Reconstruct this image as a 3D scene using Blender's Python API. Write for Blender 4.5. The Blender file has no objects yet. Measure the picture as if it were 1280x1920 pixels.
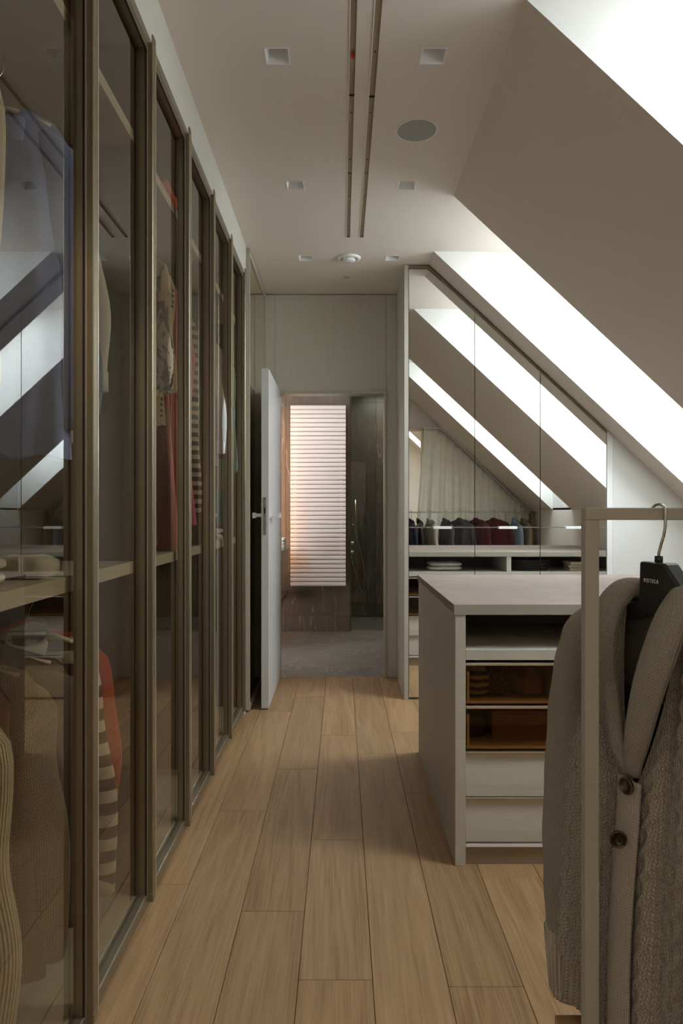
import bpy, bmesh, math, random
import numpy as np
from mathutils import Vector
random.seed(7)
sc = bpy.context.scene
PI = math.pi
# ------------------------------------------------------------------ camera
cam = bpy.data.objects.new('camera', bpy.data.cameras.new('camera'))
sc.collection.objects.link(cam)
cam.location = (0, 0, 1.2); cam.rotation_euler = (PI/2, 0, 0)
cam.data.sensor_fit = 'HORIZONTAL'; cam.data.sensor_width = 36; cam.data.lens = 36
cam.data.clip_start = .02
sc.camera = cam
# ------------------------------------------------------------------ view, world
sc.view_settings.view_transform = 'Standard'
sc.view_settings.look = 'None'
sc.view_settings.gamma = 1
sc.view_settings.use_curve_mapping = False
sc.view_settings.exposure = 1.15
sc.cycles.max_bounces = 10; sc.cycles.diffuse_bounces = 5; sc.cycles.glossy_bounces = 6
sc.cycles.transparent_max_bounces = 24; sc.cycles.use_denoising = True
sc.cycles.sample_clamp_indirect = 8
world = bpy.data.worlds.new('sky'); sc.world = world; world.use_nodes = True
bg = world.node_tree.nodes['Background']
bg.inputs[0].default_value = (0.93, 0.97, 1.0, 1); bg.inputs[1].default_value = 7.0

ZC = 2.783; XS = .562; SL = .93; XK = 2.24           # ceiling height, start and slope of the roof, knee wall
WELLS = [(3.42, 4.15), (1.50, 2.10), (-1.7, -1.25)]
XW = 1.162
def zs(x): return ZC - SL*(x-XS)
def portal(y0, y1):
    L = bpy.data.lights.new('skylight_portal', 'AREA'); L.shape = 'RECTANGLE'
    ln = math.hypot(XK-XW, SL*(XK-XW)); L.size = ln; L.size_y = y1-y0
    L.cycles.is_portal = True
    o = bpy.data.objects.new('skylight_portal', L); sc.collection.objects.link(o)
    o.location = ((XW+XK)/2, (y0+y1)/2, ZC-SL*(XK-XW)/2)
    o.rotation_euler = (0, math.atan(SL), 0)
for a, b in WELLS: portal(a, b)
def area(name, loc, rot, sx, sy, power, col):
    L = bpy.data.lights.new(name, 'AREA'); L.shape = 'RECTANGLE'; L.size = sx; L.size_y = sy
    L.energy = power; L.color = col
    o = bpy.data.objects.new(name, L); sc.collection.objects.link(o); o.location = loc; o.rotation_euler = rot
    return o
area('bathroom_ceiling_light', (-.2, 6.0, 2.5), (0, 0, 0), .6, .5, 3.0, (1, .88, .82))
area('bathroom_vanity_light', (-.70, 6.62, 1.45), (math.radians(90), 0, 0), .05, 1.5, 2.2, (1, .50, .20))
area('vanity_plinth_light', (-.75, 6.3, .42), (0, 0, 0), .1, 1.0, 1.2, (1, .5, .18))
area('shower_light', (.45, 7.3, 2.55), (0, 0, 0), .3, .3, 3.0, (1, .98, .92))
area('back_room_light', (0.2, -1.2, 2.7), (0, 0, 0), .8, .8, 4, (1, .85, .68))

# ------------------------------------------------------------------ helpers
ORG = {}
class MB:
    def __init__(s): s.v = []; s.f = []; s.uv = []
    def add(s, vs, fs, uvs=None):
        n = len(s.v); s.v += [tuple(map(float, p)) for p in vs]
        s.f += [tuple(i+n for i in f) for f in fs]
        s.uv += (list(uvs) if uvs is not None else [(0, 0)]*len(vs))
        return s
    def box(s, x0, x1, y0, y1, z0, z1):
        return s.add([(x0,y0,z0),(x1,y0,z0),(x1,y1,z0),(x0,y1,z0),(x0,y0,z1),(x1,y0,z1),(x1,y1,z1),(x0,y1,z1)],
                     [(3,2,1,0),(4,5,6,7),(0,1,5,4),(1,2,6,5),(2,3,7,6),(3,0,4,7)])
    def quad(s, a, b, c, d): return s.add([a,b,c,d], [(0,1,2,3)])
    def prism_y(s, pts, y0, y1):          # polygon of (x, z) extruded along y
        n = len(pts)
        vs = [(x, y0, z) for x, z in pts] + [(x, y1, z) for x, z in pts]
        fs = [tuple(range(n)), tuple(range(2*n-1, n-1, -1))] + [(i+n, (i+1) % n+n, (i+1) % n, i) for i in range(n)]
        return s.add(vs, fs)
    def prism_x(s, pts, x0, x1):          # polygon of (y, z) extruded along x
        n = len(pts)
        vs = [(x0, y, z) for y, z in pts] + [(x1, y, z) for y, z in pts]
        fs = [tuple(range(n)), tuple(range(2*n-1, n-1, -1))] + [(i+n, (i+1) % n+n, (i+1) % n, i) for i in range(n)]
        return s.add(vs, fs)
    def prism_z(s, pts, z0, z1):
        n = len(pts)
        vs = [(x, y, z0) for x, y in pts] + [(x, y, z1) for x, y in pts]
        fs = [tuple(range(n)), tuple(range(2*n-1, n-1, -1))] + [(i+n, (i+1) % n+n, (i+1) % n, i) for i in range(n)]
        return s.add(vs, fs)
    def tube(s, path, r, n=12, cap=True, flat=1.0, axis=None):
        P = [Vector(p) for p in path]; m = len(P)
        R = r if isinstance(r, (list, tuple)) else [r]*m
        ref = Vector(axis) if axis else None
        vs = []; uvs = []; ln = 0
        for i in range(m):
            t = (P[min(i+1, m-1)]-P[max(i-1, 0)]).normalized()
            if ref is None:
                ref = Vector((0, 0, 1)) if abs(t.z) < .9 else Vector((1, 0, 0))
            a = (ref - t*ref.dot(t)).normalized(); b = t.cross(a)
            if axis is None: ref = a
            if i: ln += (P[i]-P[i-1]).length
            ri = R[i]; ra, rb = ri if isinstance(ri, (list, tuple)) else (ri, ri*flat)
            for k in range(n):
                w = 2*PI*k/n
                vs.append(P[i] + a*ra*math.cos(w) + b*rb*math.sin(w)); uvs.append((w*ra, ln))
        fs = [(i*n+k, i*n+(k+1) % n, (i+1)*n+(k+1) % n, (i+1)*n+k) for i in range(m-1) for k in range(n)]
        if cap: fs += [tuple(range(n-1, -1, -1)), tuple((m-1)*n+k for k in range(n))]
        return s.add(vs, fs, uvs)
    def lathe(s, c, prof, n=32, up=1):     # profile of (radius, z) around a vertical axis
        vs = [(c[0]+r*math.cos(2*PI*k/n), c[1]+r*math.sin(2*PI*k/n), c[2]+z) for r, z in prof for k in range(n)]
        m = len(prof)
        fs = [(i*n+k, i*n+(k+1) % n, (i+1)*n+(k+1) % n, (i+1)*n+k) for i in range(m-1) for k in range(n)]
        if prof[0][0] > 1e-6: fs.append(tuple(range(n-1, -1, -1)))
        if prof[-1][0] > 1e-6: fs.append(tuple((m-1)*n+k for k in range(n)))
        return s.add(vs, fs)
    def grid(s, fn, nu, nv, closed=False):
        vs = []; uvs = []
        for j in range(nv+1):
            for i in range(nu + (0 if closed else 1)):
                p = fn(i/nu, j/nv); vs.append(p[:3]); uvs.append(p[3:5] if len(p) > 3 else (i/nu, j/nv))
        w = nu if closed else nu+1
        fs = [(j*w+i, j*w+(i+1) % w, (j+1)*w+(i+1) % w, (j+1)*w+i) for j in range(nv) for i in range(nu)]
        return s.add(vs, fs, uvs)

def obj(name, mb, mat, parent=None, local=False, smooth=False, bevel=0, label=None, cat=None, group=None, kind=None, solid=0, sub=0):
    V = np.array(mb.v, dtype=float)
    if parent is not None: org = Vector((0, 0, 0)) if local else ORG[parent.name]
    else:
        org = Vector(((V[:,0].min()+V[:,0].max())/2, (V[:,1].min()+V[:,1].max())/2, V[:,2].min()))
    V = V - np.array(org)
    me = bpy.data.meshes.new(name); me.from_pydata(V.tolist(), [], mb.f); me.update()
    uvl = me.uv_layers.new(name='UVMap')
    li = np.zeros(len(me.loops), dtype=np.int32); me.loops.foreach_get('vertex_index', li)
    uvl.data.foreach_set('uv', np.array(mb.uv, dtype=np.float32)[li].ravel())
    if smooth: me.shade_smooth()
    o = bpy.data.objects.new(name, me); sc.collection.objects.link(o)
    me.materials.append(mat)
    if parent is not None: o.parent = parent; ORG[o.name] = ORG[parent.name]
    else: o.location = org; ORG[o.name] = org
    if bevel:
        m = o.modifiers.new('bevel', 'BEVEL'); m.width = bevel; m.segments = 2; m.limit_method = 'ANGLE'; m.angle_limit = .6
    if solid:
        m = o.modifiers.new('solid', 'SOLIDIFY'); m.thickness = solid; m.offset = 0
    if sub:
        m = o.modifiers.new('sub', 'SUBSURF'); m.levels = sub; m.render_levels = sub
    if label: o['label'] = label
    if cat: o['category'] = cat
    if group: o['group'] = group
    if kind: o['kind'] = kind
    return o
def struct(name, mb, mat, parent=None, **k): return obj(name, mb, mat, parent, kind=None if parent else 'structure', **k)
def thing(name, label, cat, loc=(0, 0, 0), rz=0, group=None, kind=None):
    o = bpy.data.objects.new(name, None); sc.collection.objects.link(o); o.empty_display_size = .05
    o.location = loc; o.rotation_euler = (0, 0, rz)
    if label: o['label'] = label
    if cat: o['category'] = cat
    if group: o['group'] = group
    if kind: o['kind'] = kind
    ORG[o.name] = Vector(loc); return o
def copy_tree(o, parent=None, **props):
    c = o.copy(); sc.collection.objects.link(c); c.parent = parent; ORG[c.name] = ORG[o.name]
    for k, v in props.items():
        c[k] = v
    for ch in list(o.children): copy_tree(ch, c)
    return c

# ------------------------------------------------------------------ materials
class NT:
    def __init__(s, name):
        s.m = bpy.data.materials.new(name); s.m.use_nodes = True; s.t = s.m.node_tree
        s.b = s.t.nodes['Principled BSDF']; s.out = s.t.nodes['Material Output']
    def n(s, typ, **k):
        x = s.t.nodes.new(typ)
        for a, v in k.items():
            if a.startswith('i_'):
                key = a[2:]; key = int(key) if key.isdigit() else key.replace('_', ' ')
                x.inputs[key].default_value = v
            else: setattr(x, a, v)
        return x
    def l(s, a, b): s.t.links.new(a, b)
    def math(s, op, a, b=None, c=None):
        x = s.t.nodes.new('ShaderNodeMath'); x.operation = op
        for i, v in enumerate((a, b, c)):
            if v is None: continue
            if isinstance(v, (int, float)): x.inputs[i].default_value = v
            else: s.l(v, x.inputs[i])
        return x.outputs[0]
    def ramp(s, fac, stops):
        x = s.t.nodes.new('ShaderNodeValToRGB'); e = x.color_ramp.elements
        while len(e) > 1: e.remove(e[-1])
        e[0].position = stops[0][0]; e[0].color = (*stops[0][1], 1)
        for p, c in stops[1:]:
            q = e.new(p); q.color = (*c, 1)
        s.l(fac, x.inputs[0]); return x.outputs[0]
    def mix(s, fac, a, b, mode='MIX'):
        x = s.t.nodes.new('ShaderNodeMix'); x.data_type = 'RGBA'; x.blend_type = mode
        for i, v in ((0, fac), (6, a), (7, b)):
            if isinstance(v, (int, float)): x.inputs[i].default_value = v
            elif isinstance(v, tuple): x.inputs[i].default_value = (*v, 1)
            else: s.l(v, x.inputs[i])
        return x.outputs[2]
    def bump(s, h, strength=.3, dist=.01):
        x = s.n('ShaderNodeBump', i_Strength=strength, i_Distance=dist); s.l(h, x.inputs['Height'])
        s.l(x.outputs[0], s.b.inputs['Normal'])
    def pos(s, scale=(1, 1, 1), rot=(0, 0, 0), coord='Object'):
        if coord == 'World': src = s.n('ShaderNodeNewGeometry').outputs['Position']
        else: src = s.n('ShaderNodeTexCoord').outputs[coord]
        x = s.n('ShaderNodeMapping'); x.inputs['Scale'].default_value = scale; x.inputs['Rotation'].default_value = rot
        s.l(src, x.inputs[0]); return x.outputs[0]
    def noise(s, vec, scale=5, detail=3, rough=.5, dist=0):
        x = s.n('ShaderNodeTexNoise'); x.inputs['Scale'].default_value = scale; x.inputs['Detail'].default_value = detail
        x.inputs['Roughness'].default_value = rough; x.inputs['Distortion'].default_value = dist
        s.l(vec, x.inputs['Vector']); return x.outputs['Fac']
def setb(b, col=None, rough=None, metal=None, spec=None):
    if col: b.inputs['Base Color'].default_value = (*col, 1)
    if rough is not None: b.inputs['Roughness'].default_value = rough
    if metal is not None: b.inputs['Metallic'].default_value = metal
    if spec is not None: b.inputs['Specular IOR Level'].default_value = spec
def paint(name, col, rough=.85, spec=.2):
    t = NT(name); setb(t.b, col, rough, 0, spec)
    n = t.noise(t.pos(coord='World'), 260, 2); t.bump(n, .06, .002); return t.m
def metal(name, col, rough=.35, met=.7):
    t = NT(name); setb(t.b, col, rough, met)
    n = t.noise(t.pos((60, 60, 2), coord='World'), 12, 2)
    t.l(t.math('MULTIPLY_ADD', n, .12, rough-.06), t.b.inputs['Roughness']); return t.m
def linen(name, col, rough=.6, vertical=False):
    t = NT(name); setb(t.b, col, rough, 0, .35)
    h = t.noise(t.pos((8, 8, 900) if not vertical else (900, 900, 8), coord='World'), 1, 2)
    v = t.noise(t.pos((700, 700, 12) if not vertical else (12, 12, 700), coord='World'), 1, 2)
    f = t.math('MULTIPLY_ADD', h, .7, t.math('MULTIPLY', v, .3))
    c = t.ramp(f, [(.3, tuple(x*.86 for x in col)), (.7, tuple(min(1, x*1.07) for x in col))])
    t.l(c, t.b.inputs['Base Color']); t.bump(f, .25, .001); return t.m
def fabric(name, col, scale=900, var=.12, bump=.4, rough=.95, folds=True):
    t = NT(name); setb(t.b, col, rough, 0, .1)
    p = t.pos(coord='Object')
    n = t.noise(p, scale, 2); w = t.noise(p, 9, 3)
    f = t.math('MULTIPLY_ADD', n, .5, t.math('MULTIPLY', w, .5))
    t.l(t.ramp(f, [(.3, tuple(x*(1-var*2) for x in col)), (.7, tuple(min(1, x*(1+var)) for x in col))]), t.b.inputs['Base Color'])
    t.bump(t.math('ADD', t.math('MULTIPLY', n, .25), t.noise(p, 22, 3)), bump, .008)
    t.b.inputs['Sheen Weight'].default_value = .15; return t.m
def knit(name, col, p=.0055, q=.0045, strength=.8, ribs=False):
    t = NT(name); setb(t.b, col, .95, 0, .08)
    uv = t.n('ShaderNodeTexCoord').outputs['UV']; sp = t.n('ShaderNodeSeparateXYZ'); t.l(uv, sp.inputs[0])
    fu = t.math('FRACT', t.math('DIVIDE', sp.outputs[0], p))
    a = t.math('ABSOLUTE', t.math('SUBTRACT', t.math('MULTIPLY', fu, 2), 1))
    if ribs:
        h = t.math('SINE', t.math('MULTIPLY', fu, PI))
        b = t.math('FRACT', t.math('DIVIDE', sp.outputs[1], q))
        h = t.math('ADD', h, t.math('MULTIPLY', t.math('SINE', t.math('MULTIPLY', b, PI)), .2))
    else:
        b = t.math('FRACT', t.math('ADD', t.math('DIVIDE', sp.outputs[1], q), t.math('MULTIPLY', a, .9)))
        h = t.math('MULTIPLY', t.math('SINE', t.math('MULTIPLY', b, PI)), t.math('SINE', t.math('MULTIPLY', a, PI)))
    n = t.noise(t.pos(coord='Object'), 420, 3); n2 = t.noise(t.pos(coord='Object'), 14, 3)
    c = t.ramp(t.math('ADD', t.math('MULTIPLY', h, .62), t.math('MULTIPLY', n, .45)),
               [(.12, tuple(x*.42 for x in col)), (.55, col), (.95, tuple(min(1, x*1.2) for x in col))])
    c = t.mix(t.math('MULTIPLY', n2, .25), c, tuple(x*.6 for x in col))
    t.l(c, t.b.inputs['Base Color'])
    t.bump(t.math('ADD', h, t.math('MULTIPLY', n, .5)), strength, .0022)
    t.b.inputs['Sheen Weight'].default_value = .25; return t.m
def pattern(name, kind, c1, c2, scale=30):
    t = NT(name); setb(t.b, c1, .9, 0, .1); p = t.pos(coord='Object')
    if kind == 'dots':
        v = t.n('ShaderNodeTexVoronoi'); v.inputs['Scale'].default_value = scale; v.inputs['Randomness'].default_value = .35; t.l(p, v.inputs['Vector'])
        f = t.math('LESS_THAN', v.outputs['Distance'], .28)
    elif kind == 'stripes':
        s_ = t.n('ShaderNodeSeparateXYZ'); t.l(p, s_.inputs[0])
        f = t.math('GREATER_THAN', t.math('FRACT', t.math('MULTIPLY', s_.outputs[2], scale)), .5)
    elif kind == 'animal':
        f = t.math('GREATER_THAN', t.noise(t.pos((1, 1, .35)), scale, 2, .5, 1.5), .5)
    elif kind == 'plaid':
        s_ = t.n('ShaderNodeSeparateXYZ'); t.l(t.pos((1, 1, 1), (0, .6, .5)), s_.inputs[0])
        f = t.math('MULTIPLY', t.math('ADD', t.math('GREATER_THAN', t.math('FRACT', t.math('MULTIPLY', s_.outputs[2], scale)), .6),
                                    t.math('GREATER_THAN', t.math('FRACT', t.math('MULTIPLY', s_.outputs[0], scale)), .6)), .5)
    t.l(t.mix(f, c1, c2), t.b.inputs['Base Color']); t.bump(t.noise(p, 30, 3), .4, .006); return t.m
def pane(name, tint, ior=1.5, gloss=(1, 1, 1), rough=0.0):
    t = NT(name); t.t.nodes.remove(t.b)
    tr = t.n('ShaderNodeBsdfTransparent'); tr.inputs[0].default_value = (*tint, 1)
    gl = t.n('ShaderNodeBsdfGlossy'); gl.inputs[0].default_value = (*gloss, 1); gl.inputs['Roughness'].default_value = rough
    fr = t.n('ShaderNodeFresnel'); fr.inputs[0].default_value = ior
    g = t.n('ShaderNodeNewGeometry')
    f = t.math('MULTIPLY', fr.outputs[0], t.math('SUBTRACT', 1, g.outputs['Backfacing']))
    mx = t.n('ShaderNodeMixShader'); t.l(f, mx.inputs[0]); t.l(tr.outputs[0], mx.inputs[1]); t.l(gl.outputs[0], mx.inputs[2])
    t.l(mx.outputs[0], t.out.inputs[0]); return t.m
def mirror(name, col, rough=.003):
    t = NT(name); setb(t.b, col, rough, 1.0)
    n = t.noise(t.pos(), 3, 2); t.l(t.math('MULTIPLY', n, rough), t.b.inputs['Roughness']); return t.m
def wood(name, c0, c1, c2, along='Y', sc_=1.0, rough=.5, coord='World'):
    t = NT(name); setb(t.b, c1, rough, 0, .35)
    oi = t.n('ShaderNodeObjectInfo')
    base = t.n('ShaderNodeNewGeometry').outputs['Position']
    off = t.n('ShaderNodeVectorMath', operation='SCALE'); off.inputs[0].default_value = (13.1, 7.7, 3.3)
    t.l(t.math('MULTIPLY', oi.outputs['Random'], 9), off.inputs['Scale'])
    ad = t.n('ShaderNodeVectorMath', operation='ADD'); t.l(base, ad.inputs[0]); t.l(off.outputs[0], ad.inputs[1])
    def mp(s):
        x = t.n('ShaderNodeMapping'); x.inputs['Scale'].default_value = s; t.l(ad.outputs[0], x.inputs[0]); return x.outputs[0]
    st = {'Y': (1, .09, 1), 'X': (.09, 1, 1), 'Z': (1, 1, .09)}[along]
    ring = t.noise(mp(st), 4.2*sc_, 2, .5, .6)
    rg = t.math('FRACT', t.math('MULTIPLY', ring, 11))
    rg = t.math('ABSOLUTE', t.math('SUBTRACT', t.math('MULTIPLY', rg, 2), 1))
    st2 = {'Y': (1, .025, 1), 'X': (.025, 1, 1), 'Z': (1, 1, .025)}[along]
    fine = t.noise(mp(st2), 160*sc_, 3, .6)
    big = t.noise(mp(st), 2.2, 2)
    f = t.math('ADD', t.math('MULTIPLY', rg, .13), t.math('ADD', t.math('MULTIPLY', fine, .62), t.math('MULTIPLY', big, .30)))
    c = t.ramp(f, [(.28, c0), (.52, c1), (.8, c2)])
    k = t.math('MULTIPLY_ADD', oi.outputs['Random'], .22, .89)
    vm = t.n('ShaderNodeVectorMath', operation='SCALE'); t.l(c, vm.inputs[0]); t.l(k, vm.inputs['Scale'])
    t.l(vm.outputs[0], t.b.inputs['Base Color'])
    t.l(t.math('MULTIPLY_ADD', fine, .2, rough-.1), t.b.inputs['Roughness'])
    t.bump(t.math('SUBTRACT', fine, t.math('MULTIPLY', rg, .15)), .12, .002); return t.m
def stone(name, c0, c1, vein, rough=.35, sc_=1.0, vw=.006):
    t = NT(name); setb(t.b, c0, rough, 0, .4)
    oi = t.n('ShaderNodeObjectInfo'); base = t.n('ShaderNodeNewGeometry').outputs['Position']
    off = t.n('ShaderNodeVectorMath', operation='SCALE'); off.inputs[0].default_value = (3.1, 1.7, 2.3)
    t.l(t.math('MULTIPLY', oi.outputs['Random'], 3), off.inputs['Scale'])
    ad = t.n('ShaderNodeVectorMath', operation='ADD'); t.l(base, ad.inputs[0]); t.l(off.outputs[0], ad.inputs[1])
    mp = t.n('ShaderNodeMapping'); mp.inputs['Rotation'].default_value = (.25, .55, .9); mp.inputs['Scale'].default_value = (1, 1, .12)
    t.l(ad.outputs[0], mp.inputs[0])
    a = t.noise(mp.outputs[0], 4.0*sc_, 4, .5, .15)
    d = t.math('ABSOLUTE', t.math('SUBTRACT', a, .5))
    v = t.ramp(d, [(0, (1, 1, 1)), (vw, (0, 0, 0))])
    b2 = t.noise(mp.outputs[0], 9.0*sc_, 4, .5, .15)
    d2 = t.math('ABSOLUTE', t.math('SUBTRACT', b2, .47)); v2 = t.ramp(d2, [(0, (.5, .5, .5)), (vw*.8, (0, 0, 0))])
    cl = t.noise(ad.outputs[0], 7, 6, .65)
    c = t.ramp(cl, [(.3, c0), (.7, c1)])
    c = t.mix(t.math('MULTIPLY', v, .55), c, vein); c = t.mix(t.math('MULTIPLY', v2, .4), c, vein)
    t.l(c, t.b.inputs['Base Color']); return t.m

M = {}
M['wall'] = paint('warm white wall paint', (.74, .69, .61))
M['ceil'] = paint('ceiling paint', (.76, .70, .62))
M['wellp'] = paint('skylight reveal paint', (.80, .80, .78))
M['panel'] = linen('greige lacquered panel', (.60, .575, .51), .5, True)
M['linen'] = linen('linen melamine', (.56, .53, .46), .55)
M['linen_v'] = linen('linen melamine upright', (.50, .46, .38), .55, True)
M['top'] = linen('island top lacquer', (.33, .265, .225), .6); M['top'].node_tree.nodes['Principled BSDF'].inputs['Specular IOR Level'].default_value = .12
M['brown'] = paint('brown plinth', (.30, .23, .15), .45, .4)
M['bronze'] = metal('olive bronze aluminium', (.29, .245, .165), .34, .72)
M['bronze_l'] = metal('light bronze aluminium', (.86, .80, .70), .22, .8)
M['olive'] = metal('pale olive frame', (.50, .48, .40), .4, .35)
M['rackm'] = paint('greige lacquered steel', (.36, .34, .28), .45, .4)
M['steel'] = metal('brushed steel', (.55, .55, .54), .28, 1)
M['chrome'] = metal('chrome', (.75, .75, .75), .12, 1)
M['brass'] = metal('brushed brass', (.62, .45, .24), .25, 1)
M['track'] = paint('brass coloured track', (.46, .39, .27), .4, .4)
M['white'] = paint('white lacquer', (.90, .90, .90), .4, .4)
M['grey'] = paint('speaker cloth', (.42, .43, .41), .9)
M['black'] = paint('black plastic', (.018, .016, .015), .35, .5)
M['red'] = paint('red label', (.55, .03, .02), .5)
M['doorw'] = paint('white door lacquer', (.66, .66, .66), .35, .4)
M['dark'] = paint('dark interior', (.10, .085, .06), .8)
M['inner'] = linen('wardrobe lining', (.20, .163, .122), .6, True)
M['glass'] = pane('bronze tinted glass', (.84, .80, .72), 2.05)
M['dglass'] = pane('dark bronze glass', (.70, .60, .45), 1.45)
M['sglass'] = pane('shower glass', (.86, .89, .86), 1.5)
M['wglass'] = pane('window glass', (.96, .98, .98), 1.45)
M['mirror'] = mirror('silver mirror', (.90, .91, .90))
M['bmirror'] = mirror('bronze mirror', (.70, .65, .50))
M['oak'] = wood('oak plank', (.215, .122, .052), (.365, .222, .110), (.48, .315, .17))
M['walnut'] = wood('vanity oak', (.40, .24, .12), (.52, .33, .17), (.60, .42, .24), 'Y')
M['drawerwood'] = wood('drawer oak', (.30, .17, .07), (.42, .25, .11), (.52, .33, .16), 'X')
M['stone'] = stone('brown marble', (.115, .088, .066), (.165, .132, .10), (.48, .42, .36))
M['stonef'] = stone('grey marble', (.20, .18, .16), (.27, .25, .225), (.60, .56, .52), vw=.012)
M['stoned'] = stone('dark olive marble', (.085, .070, .052), (.12, .10, .078), (.36, .32, .27))
M['rad'] = paint('white radiator enamel', (.86, .80, .77), .45, .4)
M['curtain'] = fabric('oat linen curtain', (.92, .86, .72), 600, .06, .2)

# ------------------------------------------------------------------ setting: floor
planks = []
floor = thing('floor', None, None, (0, 0, 0), kind='structure')
obj('subfloor', MB().box(-1.25, XK, -2.05, 4.955, -.05, -.012), M['dark'], floor)
cols = {-.111: [1.751, 2.498, 3.67], -.304: [.9, 2.053, 3.187, 4.45], .0775: [.6, 1.95+.25, 3.39, 4.7], .2675: [1.726, 2.92, 3.72],
        -.497: [1.0, 2.743, 4.1], -.69: [.5, 2.2, 3.85], .4575: [.8, 2.242, 3.6]}
cols[.0775] = [1.45, 3.39]
k = -6
xs = [-.111+.1905*i for i in range(-6, 13)]
for i, x0 in enumerate(xs):
    x1 = x0+.1905
    xa, xb = max(x0, -.70), min(x1, XK)
    if xb-xa < .02: continue
    key = min(cols, key=lambda c: abs(c-x0))
    js = cols[key] if abs(key-x0) < .05 else sorted(random.uniform(0, 1)+1.3*j for j in range(0, 4))
    ys = [-2.05] + [j for j in ([-.6+random.random()*.3] + list(js)) if j < 4.9] + [4.955]
    for a, b in zip(ys[:-1], ys[1:]):
        mb = MB(); g = .0007; c = .0012
        vs = [(xa+g, a+g, -.012), (xb-g, a+g, -.012), (xb-g, b-g, -.012), (xa+g, b-g, -.012),
              (xa+g, a+g, -c), (xb-g, a+g, -c), (xb-g, b-g, -c), (xa+g, b-g, -c),
              (xa+g+c, a+g+c, 0), (xb-g-c, a+g+c, 0), (xb-g-c, b-g-c, 0), (xa+g+c, b-g-c, 0)]
        fs = [(8, 9, 10, 11)] + [(j, (j+1) % 4, (j+1) % 4+4, j+4) for j in range(4)] + [(j+4, (j+1) % 4+4, (j+1) % 4+8, j+8) for j in range(4)]
        mb.add(vs, fs); obj('plank', mb, M['oak'], floor)

# ------------------------------------------------------------------ setting: ceiling, roof slope, skylight wells
DL = [(x, y) for y in (.48, 1.425, 2.37, 3.31, 4.255) for x in (-.223, .317)]
holes = [(x-.04, x+.04, y-.04, y+.04) for x, y in DL] + [(.0285, .0487, .1, 3.934), (.1055, .1265, .1, 3.934)]
def plate(mb, x0, x1, y0, y1, z, hs):
    X = sorted({x0, x1} | {v for h in hs for v in h[:2] if x0 < v < x1}); Y = sorted({y0, y1} | {v for h in hs for v in h[2:] if y0 < v < y1})
    for a, b in zip(X[:-1], X[1:]):
        for c, d in zip(Y[:-1], Y[1:]):
            mx, my = (a+b)/2, (c+d)/2
            if any(h[0] < mx < h[1] and h[2] < my < h[3] for h in hs): continue
            mb.quad((a, c, z), (a, d, z), (b, d, z), (b, c, z))
cm = MB(); plate(cm, -1.25, XS, -2.1, 5.06, ZC, holes)
for a, b in WELLS: cm.quad((XS, a, ZC), (XS, b, ZC), (XW, b, ZC), (XW, a, ZC))
struct('ceiling', cm, M['ceil'])
sm = MB(); ys = [-2.05]
for a, b in sorted(WELLS): ys += [a, b]
ys += [5.06]
for a, b in zip(ys[0::2], ys[1::2]):
    sm.quad((XS, a, ZC), (XS, b, ZC), (XK, b, zs(XK)), (XK, a, zs(XK)))
struct('ceiling', sm, M['ceil'])
for i, (a, b) in enumerate(sorted(WELLS, reverse=True)):
    w = MB(); zb = ZC-SL*(XK-XW)
    for y in (a, b):
        w.quad((XS, y, ZC), (XW, y, ZC), (XK, y, zb), (XK, y, zs(XK)))
    w.quad((XK, a, zs(XK)), (XK, b, zs(XK)), (XK, b, zb), (XK, a, zb))
    wn = thing('window_%d' % (i+1), None, None, ((XW+XK)/2, (a+b)/2, zb), kind='structure')
    obj('reveal', w, M['wellp'], wn)
    f = MB(); nx, nz = SL/math.hypot(1, SL), 1/math.hypot(1, SL); t_ = .05
    def strip(xa, xb, ya, yb):
        f.prism_y([(xa, ZC-SL*(xa-XW)), (xb, ZC-SL*(xb-XW)), (xb+nx*t_, ZC-SL*(xb-XW)+nz*t_), (xa+nx*t_, ZC-SL*(xa-XW)+nz*t_)], ya, yb)
    strip(XW, XW+.04, a, b); strip(XK-.04, XK, a, b); strip(XW+.04, XK-.04, a, a+.045); strip(XW+.04, XK-.04, b-.045, b)
    obj('window_frame', f, M['white'], wn)
    g = MB(); xa, xb = XW+.04, XK-.04
    def gp(x, o): return (x+nx*o, ZC-SL*(x-XW)+nz*o)
    g.prism_y([gp(xa, .02), gp(xb, .02), gp(xb, .026), gp(xa, .026)], a+.045, b-.045)
    obj('glass_pane', g, M['wglass'], wn)
struct('wall_right', MB().box(XK, XK+.06, -2.05, 4.955, -.05, zs(XK)+.02), M['wall'])
# far wall with door opening, cladding panels
bw = thing('wall_back', None, None, (0, 4.955, 0), kind='structure')
DX0, DX1, DZ = -.437, .310, 2.057
obj('wall_body', MB().box(-1.25, DX0-.03, 4.975, 5.06, -.05, ZC+.1).box(DX1+.02, XK+.05, 4.975, 5.06, -.05, ZC+.1).box(DX0-.03, DX1+.02, 4.975, 5.06, DZ+.02, ZC+.1), M['wall'], bw)
for (a, b, c, d) in ((-.62, -.482, .0, ZC-.006), (-.480, .3235, DZ+.02, ZC-.006), (.3255, .402, 0, ZC-.006)):
    obj('panel', MB().box(a, b, 4.955, 4.975, c, d), M['panel'], bw, bevel=.001)
jm = thing('trim_1', None, None, (0, 4.955, 0), kind='structure')
obj('door_jamb', MB().box(DX1, DX1+.0135, 4.945, 5.06, 0, DZ+.02), M['olive'], jm)
obj('door_jamb', MB().box(-.4795, DX0-.008, 4.955, 5.06, 0, DZ+.02), M['olive'], jm)
obj('door_head', MB().box(-.4795, DX1+.0135, 4.940, 5.06, DZ, DZ+.02), M['olive'], jm)
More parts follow.
